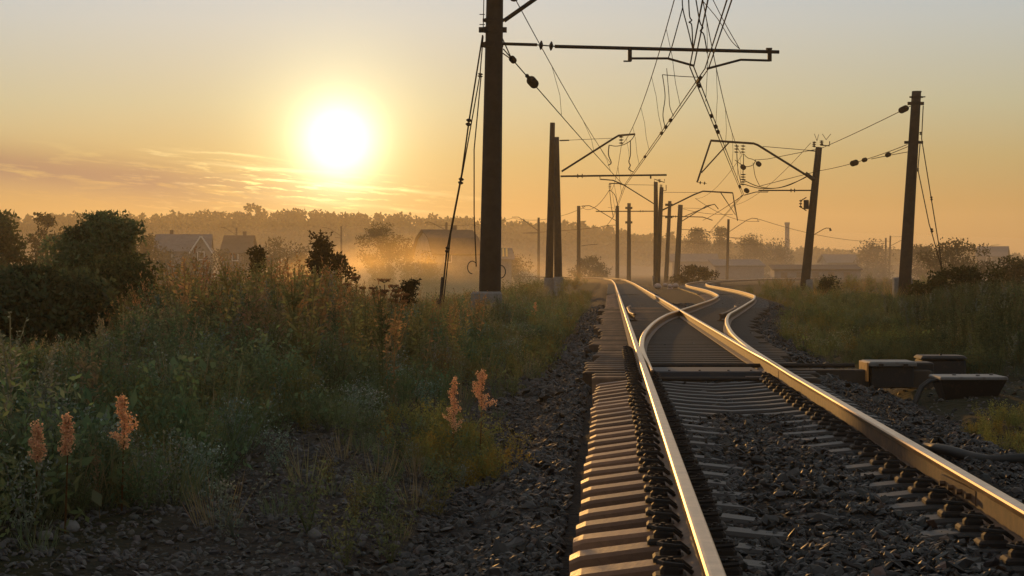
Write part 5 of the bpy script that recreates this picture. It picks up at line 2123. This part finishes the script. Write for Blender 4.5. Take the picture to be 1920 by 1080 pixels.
# ------------------------------------------------------------------ houses and sheds in the mist
def house(name, label, px, Yd, w_, d_, pyeave, pyridge, rot, wallm, roofm, kind='gable', group='houses in the mist', base=None, cat_='house'):
    x = X(px, Yd)
    zg = hgt(x, Yd) if base is None else base
    root = thing(name, (x, Yd, zg), label, cat_, group, rot)
    ORG[root.name] = Vector((0, 0, 0))     # parts in local coordinates
    ze, zr = zof(pyeave, Yd) - zg, zof(pyridge, Yd) - zg
    a, b = w_ / 2, d_ / 2
    mb = MB()
    mb.hexa([(-a, -b, -.5), (a, -b, -.5), (a, b, -.5), (-a, b, -.5), (-a, -b, ze), (a, -b, ze), (a, b, ze), (-a, b, ze)])
    if kind == 'gable':
        mb.add([(-a, -b, ze), (-a, b, ze), (-a, 0, zr - .12), (a, -b, ze), (a, b, ze), (a, 0, zr - .12)], [(0, 2, 1), (3, 4, 5)])
    elif kind == 'gambrel':
        zk = ze + (zr - ze) * .62
        for s, q in ((-1, 0), (1, 0)):
            vs_ = [(s * a, -b, ze), (s * a, b, ze), (s * a, b * .62, zk), (s * a, 0, zr - .1), (s * a, -b * .62, zk)]
            mb.add(vs_, [(0, 1, 2, 3, 4)] if s > 0 else [(4, 3, 2, 1, 0)])
    mb.build('wall', wallm, root)
    mb = MB()
    o_ = .45
    if kind == 'gable':
        th = .16
        sl_ = (zr - ze) / b
        for s in (-1, 1):
            e = (b + o_)
            pa = [(-a - o_, s * e, ze - o_ * sl_), (a + o_, s * e, ze - o_ * sl_), (a + o_, 0, zr), (-a - o_, 0, zr)]
            if s > 0:
                pa = [pa[1], pa[0], pa[3], pa[2]]
            mb.hexa([(p[0], p[1], p[2]) for p in pa] + [(p[0], p[1], p[2] + th) for p in pa])
    elif kind == 'gambrel':
        th = .16
        zk = ze + (zr - ze) * .62
        for s in (-1, 1):
            for (y0_, z0_, y1_, z1_) in ((b + .3, ze - .4, b * .64, zk), (b * .64, zk, 0, zr)):
                pa = [(-a - o_, s * y0_, z0_), (a + o_, s * y0_, z0_), (a + o_, s * y1_, z1_), (-a - o_, s * y1_, z1_)]
                if s > 0:
                    pa = [pa[1], pa[0], pa[3], pa[2]]
                mb.hexa(pa + [(p[0], p[1] + s * .08, p[2] + th) for p in pa])
    else:
        mb.hexa([(-a - .3, -b - .3, ze + .002), (a + .3, -b - .3, ze + .002), (a + .3, b + .3, zr - .2), (-a - .3, b + .3, zr - .2), (-a - .3, -b - .3, ze + .2), (a + .3, -b - .3, ze + .2), (a + .3, b + .3, zr), (-a - .3, b + .3, zr)])
    mb.build('roof', roofm, root)
    return root, ze, zr, a, b


def window(root, x0, x1, y_, z0, z1, axis='y'):
    mb = MB()
    if axis == 'y':
        mb.box(x0 - .12, x1 + .12, y_ - .06, y_, z0 - .12, z1 + .12)
    else:
        mb.box(y_, y_ + .06, x0 - .12, x1 + .12, z0 - .12, z1 + .12)
    f_ = mb.build('window', MAT['trim'], root)
    ORG[f_.name] = Vector()
    mb = MB()
    if axis == 'y':
        mb.box(x0, x1, y_ - .075, y_ - .061, z0, z1)
    else:
        mb.box(y_ + .061, y_ + .075, x0, x1, z0, z1)
    mb.build('pane', MAT['glass'], f_)
    return f_


# grey-roofed house with a cross gable
h1, ze, zr, a, b = house('village_house', 'grey-roofed house with a white-edged front gable in the mist', 345, 300, 8.2, 7.5, 470, 441, math.radians(6), MAT['wallgrey'], MAT['roofgrey'])
mb = MB()
gx0 = 3.0
gz = ze + (zr - ze) * .86
mb.add([(gx0 - 1.6, -b - 1.2, -.5), (gx0 + 1.6, -b - 1.2, -.5), (gx0 + 1.6, -b - 1.2, ze), (gx0, -b - 1.2, gz), (gx0 - 1.6, -b - 1.2, ze),
        (gx0 - 1.6, 0, -.5), (gx0 + 1.6, 0, -.5), (gx0 + 1.6, 0, ze), (gx0, 0, gz), (gx0 - 1.6, 0, ze)],
       [(0, 1, 2, 3, 4), (1, 6, 7, 2), (5, 0, 4, 9)])
mb.build('front_gable', MAT['wallwhite'], h1)
mb = MB()
for s in (-1, 1):
    pa = [(gx0 + s * 2.0, -b - 1.5, ze - .45), (gx0 + s * 2.0, 0, ze - .45), (gx0, 0, gz + .05), (gx0, -b - 1.5, gz + .05)]
    if s < 0:
        pa = [pa[3], pa[2], pa[1], pa[0]]
    mb.hexa(pa + [(p[0], p[1], p[2] + .14) for p in pa])
rf = mb.build('gable_roof', MAT['roofgrey'], h1)
mb = MB()
for s in (-1, 1):
    mb.hexa([(gx0 + s * 2.0, -b - 1.56, ze - .5), (gx0 + s * 1.72, -b - 1.56, ze - .5), (gx0 + s * 1.72, -b - 1.501, ze - .5), (gx0 + s * 2.0, -b - 1.501, ze - .5),
             (gx0 + s * .12, -b - 1.56, gz + .2), (gx0 - s * .02, -b - 1.56, gz + .0), (gx0 - s * .02, -b - 1.501, gz + .0), (gx0 + s * .12, -b - 1.501, gz + .2)])
mb.build('bargeboard', MAT['trim'], h1)
window(h1, gx0 - .45, gx0 + .45, -b - 1.2, ze - 1.4, ze - .3)
window(h1, -2.6, -1.7, -b, ze - 1.6, ze - .4)
h2, ze, zr, a, b = house('village_house', 'brown-roofed low house behind the misty pole with the bent arm', 449, 325, 4.6, 6.5, 472, 443, math.radians(-4), MAT['wallbrown'], MAT['roofbrown'])
window(h2, -.5, .4, -b, ze - 1.5, ze - .4)
h3, ze, zr, a, b = house('barn_house', 'barn-like house with a dark curved gambrel roof and a white end wall', 838, 290, 7.6, 8.2, 474, 432.5, math.radians(24), MAT['wallwhite'], MAT['roofbrown'], 'gambrel')
window(h3, -1.6, -.6, a, ze - 1.3, ze + .2, 'x')
window(h3, -.5, .5, a, ze + .9, ze + 1.9, 'x')
window(h3, -2, -1, -b, ze - 1.4, ze - .3)
for h_, cx_, cz_ in ((h1, -2.0, 1), (h2, .8, 1), (h3, 1.5, 1)):
    rf_ = [c for c in h_.children if c.name.startswith('roof')][0]
    zr_ = max(v.co.z for v in rf_.data.vertices)
    mb = MB()
    mb.bbox(cx_ - .28, cx_ + .28, .3, .86, zr_ - 1.0, zr_ + .7, .03)
    ch_ = mb.build('chimney', MAT['roofbrown'], rf_)
h4, ze, zr, a, b = house('garden_shed', 'small shed with a slatted yellow patch of roof beside the thick pole', 938, 285, 2.8, 4, 484, 467, math.radians(10), MAT['wallgrey'], MAT['roofgrey'])
sl_ = (zr - ze) / b
mb = MB()
for k in range(5):
    x0 = -1.55 + k * .52
    mb.hexa([(x0, -b * .95, ze + .05 * sl_ * b + .17), (x0 + .3, -b * .95, ze + .05 * sl_ * b + .17), (x0 + .55, -b * .1, ze + .9 * sl_ * b + .17), (x0 + .25, -b * .1, ze + .9 * sl_ * b + .17),
             (x0, -b * .95, ze + .05 * sl_ * b + .24), (x0 + .3, -b * .95, ze + .05 * sl_ * b + .24), (x0 + .55, -b * .1, ze + .9 * sl_ * b + .24), (x0 + .25, -b * .1, ze + .9 * sl_ * b + .24)])
mb.build('roof_slat', MAT['yellow'], h4)
h5, ze, zr, a, b = house('long_shed', 'long grey shed with a flat roof behind the upswept bracket pole', 1381, 330, 8.6, 6, 500, 486, math.radians(3), MAT['wallgrey'], MAT['roofgrey'], 'shed', 'long sheds', None, 'shed')
h6, ze, zr, a, b = house('long_shed', 'long pale shed with a brown roof behind the foot of the leaning pole', 1528, 290, 13.2, 6, 507, 496, math.radians(-2), MAT['wallgrey'], MAT['roofbrown'], 'shed', 'long sheds', None, 'shed')
mb = MB()
for k in range(5):
    mb.box(-5.6 + k * 2.4, -4.6 + k * 2.4, -b - .05, -b, ze - 1.5, ze - .3)
mb.build('door', MAT['wallbrown'], h6)
h7, ze, zr, a, b = house('long_shed', 'hazy low shed behind the close pair of poles', 1300, 400, 9.5, 6, 490, 477, 0, MAT['wallgrey'], MAT['roofgrey'], 'gable', 'long sheds', None, 'shed')
h8, ze, zr, a, b = house('village_house', 'white house half hidden by trees near the edge of the picture', 1862, 430, 6.2, 7, 480, 463, math.radians(-20), MAT['wallwhite'], MAT['roofgrey'])
window(h8, -1, 0, -b, ze - 1.5, ze - .4)
h9, ze, zr, a, b = house('village_house', 'faint pale house between the leaning pole and the flat-topped tree', 1572, 430, 7.2, 7, 492, 478, math.radians(8), MAT['wallwhite'], MAT['roofgrey'])
# faint tower on the skyline
tw = thing('water_tower', P(1476, 480, 640), 'faint slender tower rising over the trees on the skyline', 'tower')
tw.location.z = hgt(X(1476, 640), 640)
ORG[tw.name] = Vector(tw.location)
mb = MB()
zt = zof(421, 640)
mb.tube([(X(1476, 640), 640, tw.location.z), (X(1476, 640), 640, zt)], [.9, .75], 10)
mb.build('shaft', MAT['wallgrey'], tw)
mb = MB()
mb.tube([(X(1476, 640), 640, zt), (X(1476, 640), 640, zof(417, 640))], [.95, .9], 10)
mb.build('cap', MAT['wallgrey'], tw)

# ------------------------------------------------------------------ haze and meadow mist


def volume(name, dens, col, aniso):
    m = bpy.data.materials.new(name)
    m.use_nodes = True
    t = m.node_tree
    t.nodes.clear()
    v = t.nodes.new('ShaderNodeVolumePrincipled')
    v.inputs['Color'].default_value = tuple(col) + (1,)
    v.inputs['Density'].default_value = dens
    v.inputs['Anisotropy'].default_value = aniso
    o = t.nodes.new('ShaderNodeOutputMaterial')
    t.links.new(v.outputs[0], o.inputs['Volume'])
    return m


mb = MB()
mb.box(-720, 720, -38, 1345, -8, 40)
hz = mb.build('haze', volume('evening_haze', 0.00029, (.90, .82, .66), .60))
tag(hz, 'warm evening haze over the fields', 'haze', kind='stuff')
# mist banks lying on the meadow: low flattened domes


def dome(name, cx, cy, rx, ry, z0, hh, dens, col, g, label):
    mb = MB()
    nr, na = 8, 36
    vs, fs = [(cx, cy, z0 + hh)], []
    for i in range(1, nr + 1):
        f_ = i / nr
        for k in range(na):
            a = 2 * math.pi * k / na
            w_ = 1 + .12 * math.sin(3 * a + 1) + .08 * math.sin(5 * a)
            vs.append((cx + rx * f_ * w_ * math.cos(a), cy + ry * f_ * w_ * math.sin(a), z0 + hh * (1 - f_ ** 1.5) + .05 * hh * math.sin(4 * a) * f_ * (1 - f_)))
    for k in range(na):
        fs.append((0, 1 + k, 1 + (k + 1) % na))
    for i in range(1, nr):
        for k in range(na):
            k2 = (k + 1) % na
            fs.append((1 + (i - 1) * na + k, 1 + i * na + k, 1 + i * na + k2, 1 + (i - 1) * na + k2))
    fs.append(tuple(1 + (nr - 1) * na + k for k in reversed(range(na))))
    mb.add(vs, fs)
    o = mb.build(name, volume(name, dens, col, g))
    tag(o, label, 'mist', kind='stuff')


GM = 'bank of ground mist glowing golden over the meadow'
for k_ in range(7):
    dome('meadow_mist', X(780, 220), 215, 30 - 2 * k_, 84 - 5 * k_, -3.6, 9.0 - .85 * k_, .0008 if k_ < 3 else .0015, (.95, .74, .36), .78, GM + (', veil %s' % ('highest', 'upper', 'above the middle', 'middle', 'below the middle', 'lower', 'lowest')[k_]))
for k_ in range(3):
    dome('valley_mist', -5, 390, 330 - 12 * k_, 290 - 10 * k_, -3.9, 14 - 3.2 * k_, .00052, (.90, .80, .66), .35, 'thin wide layer of ground mist round the houses, ' + ('highest', 'middle', 'lowest')[k_])
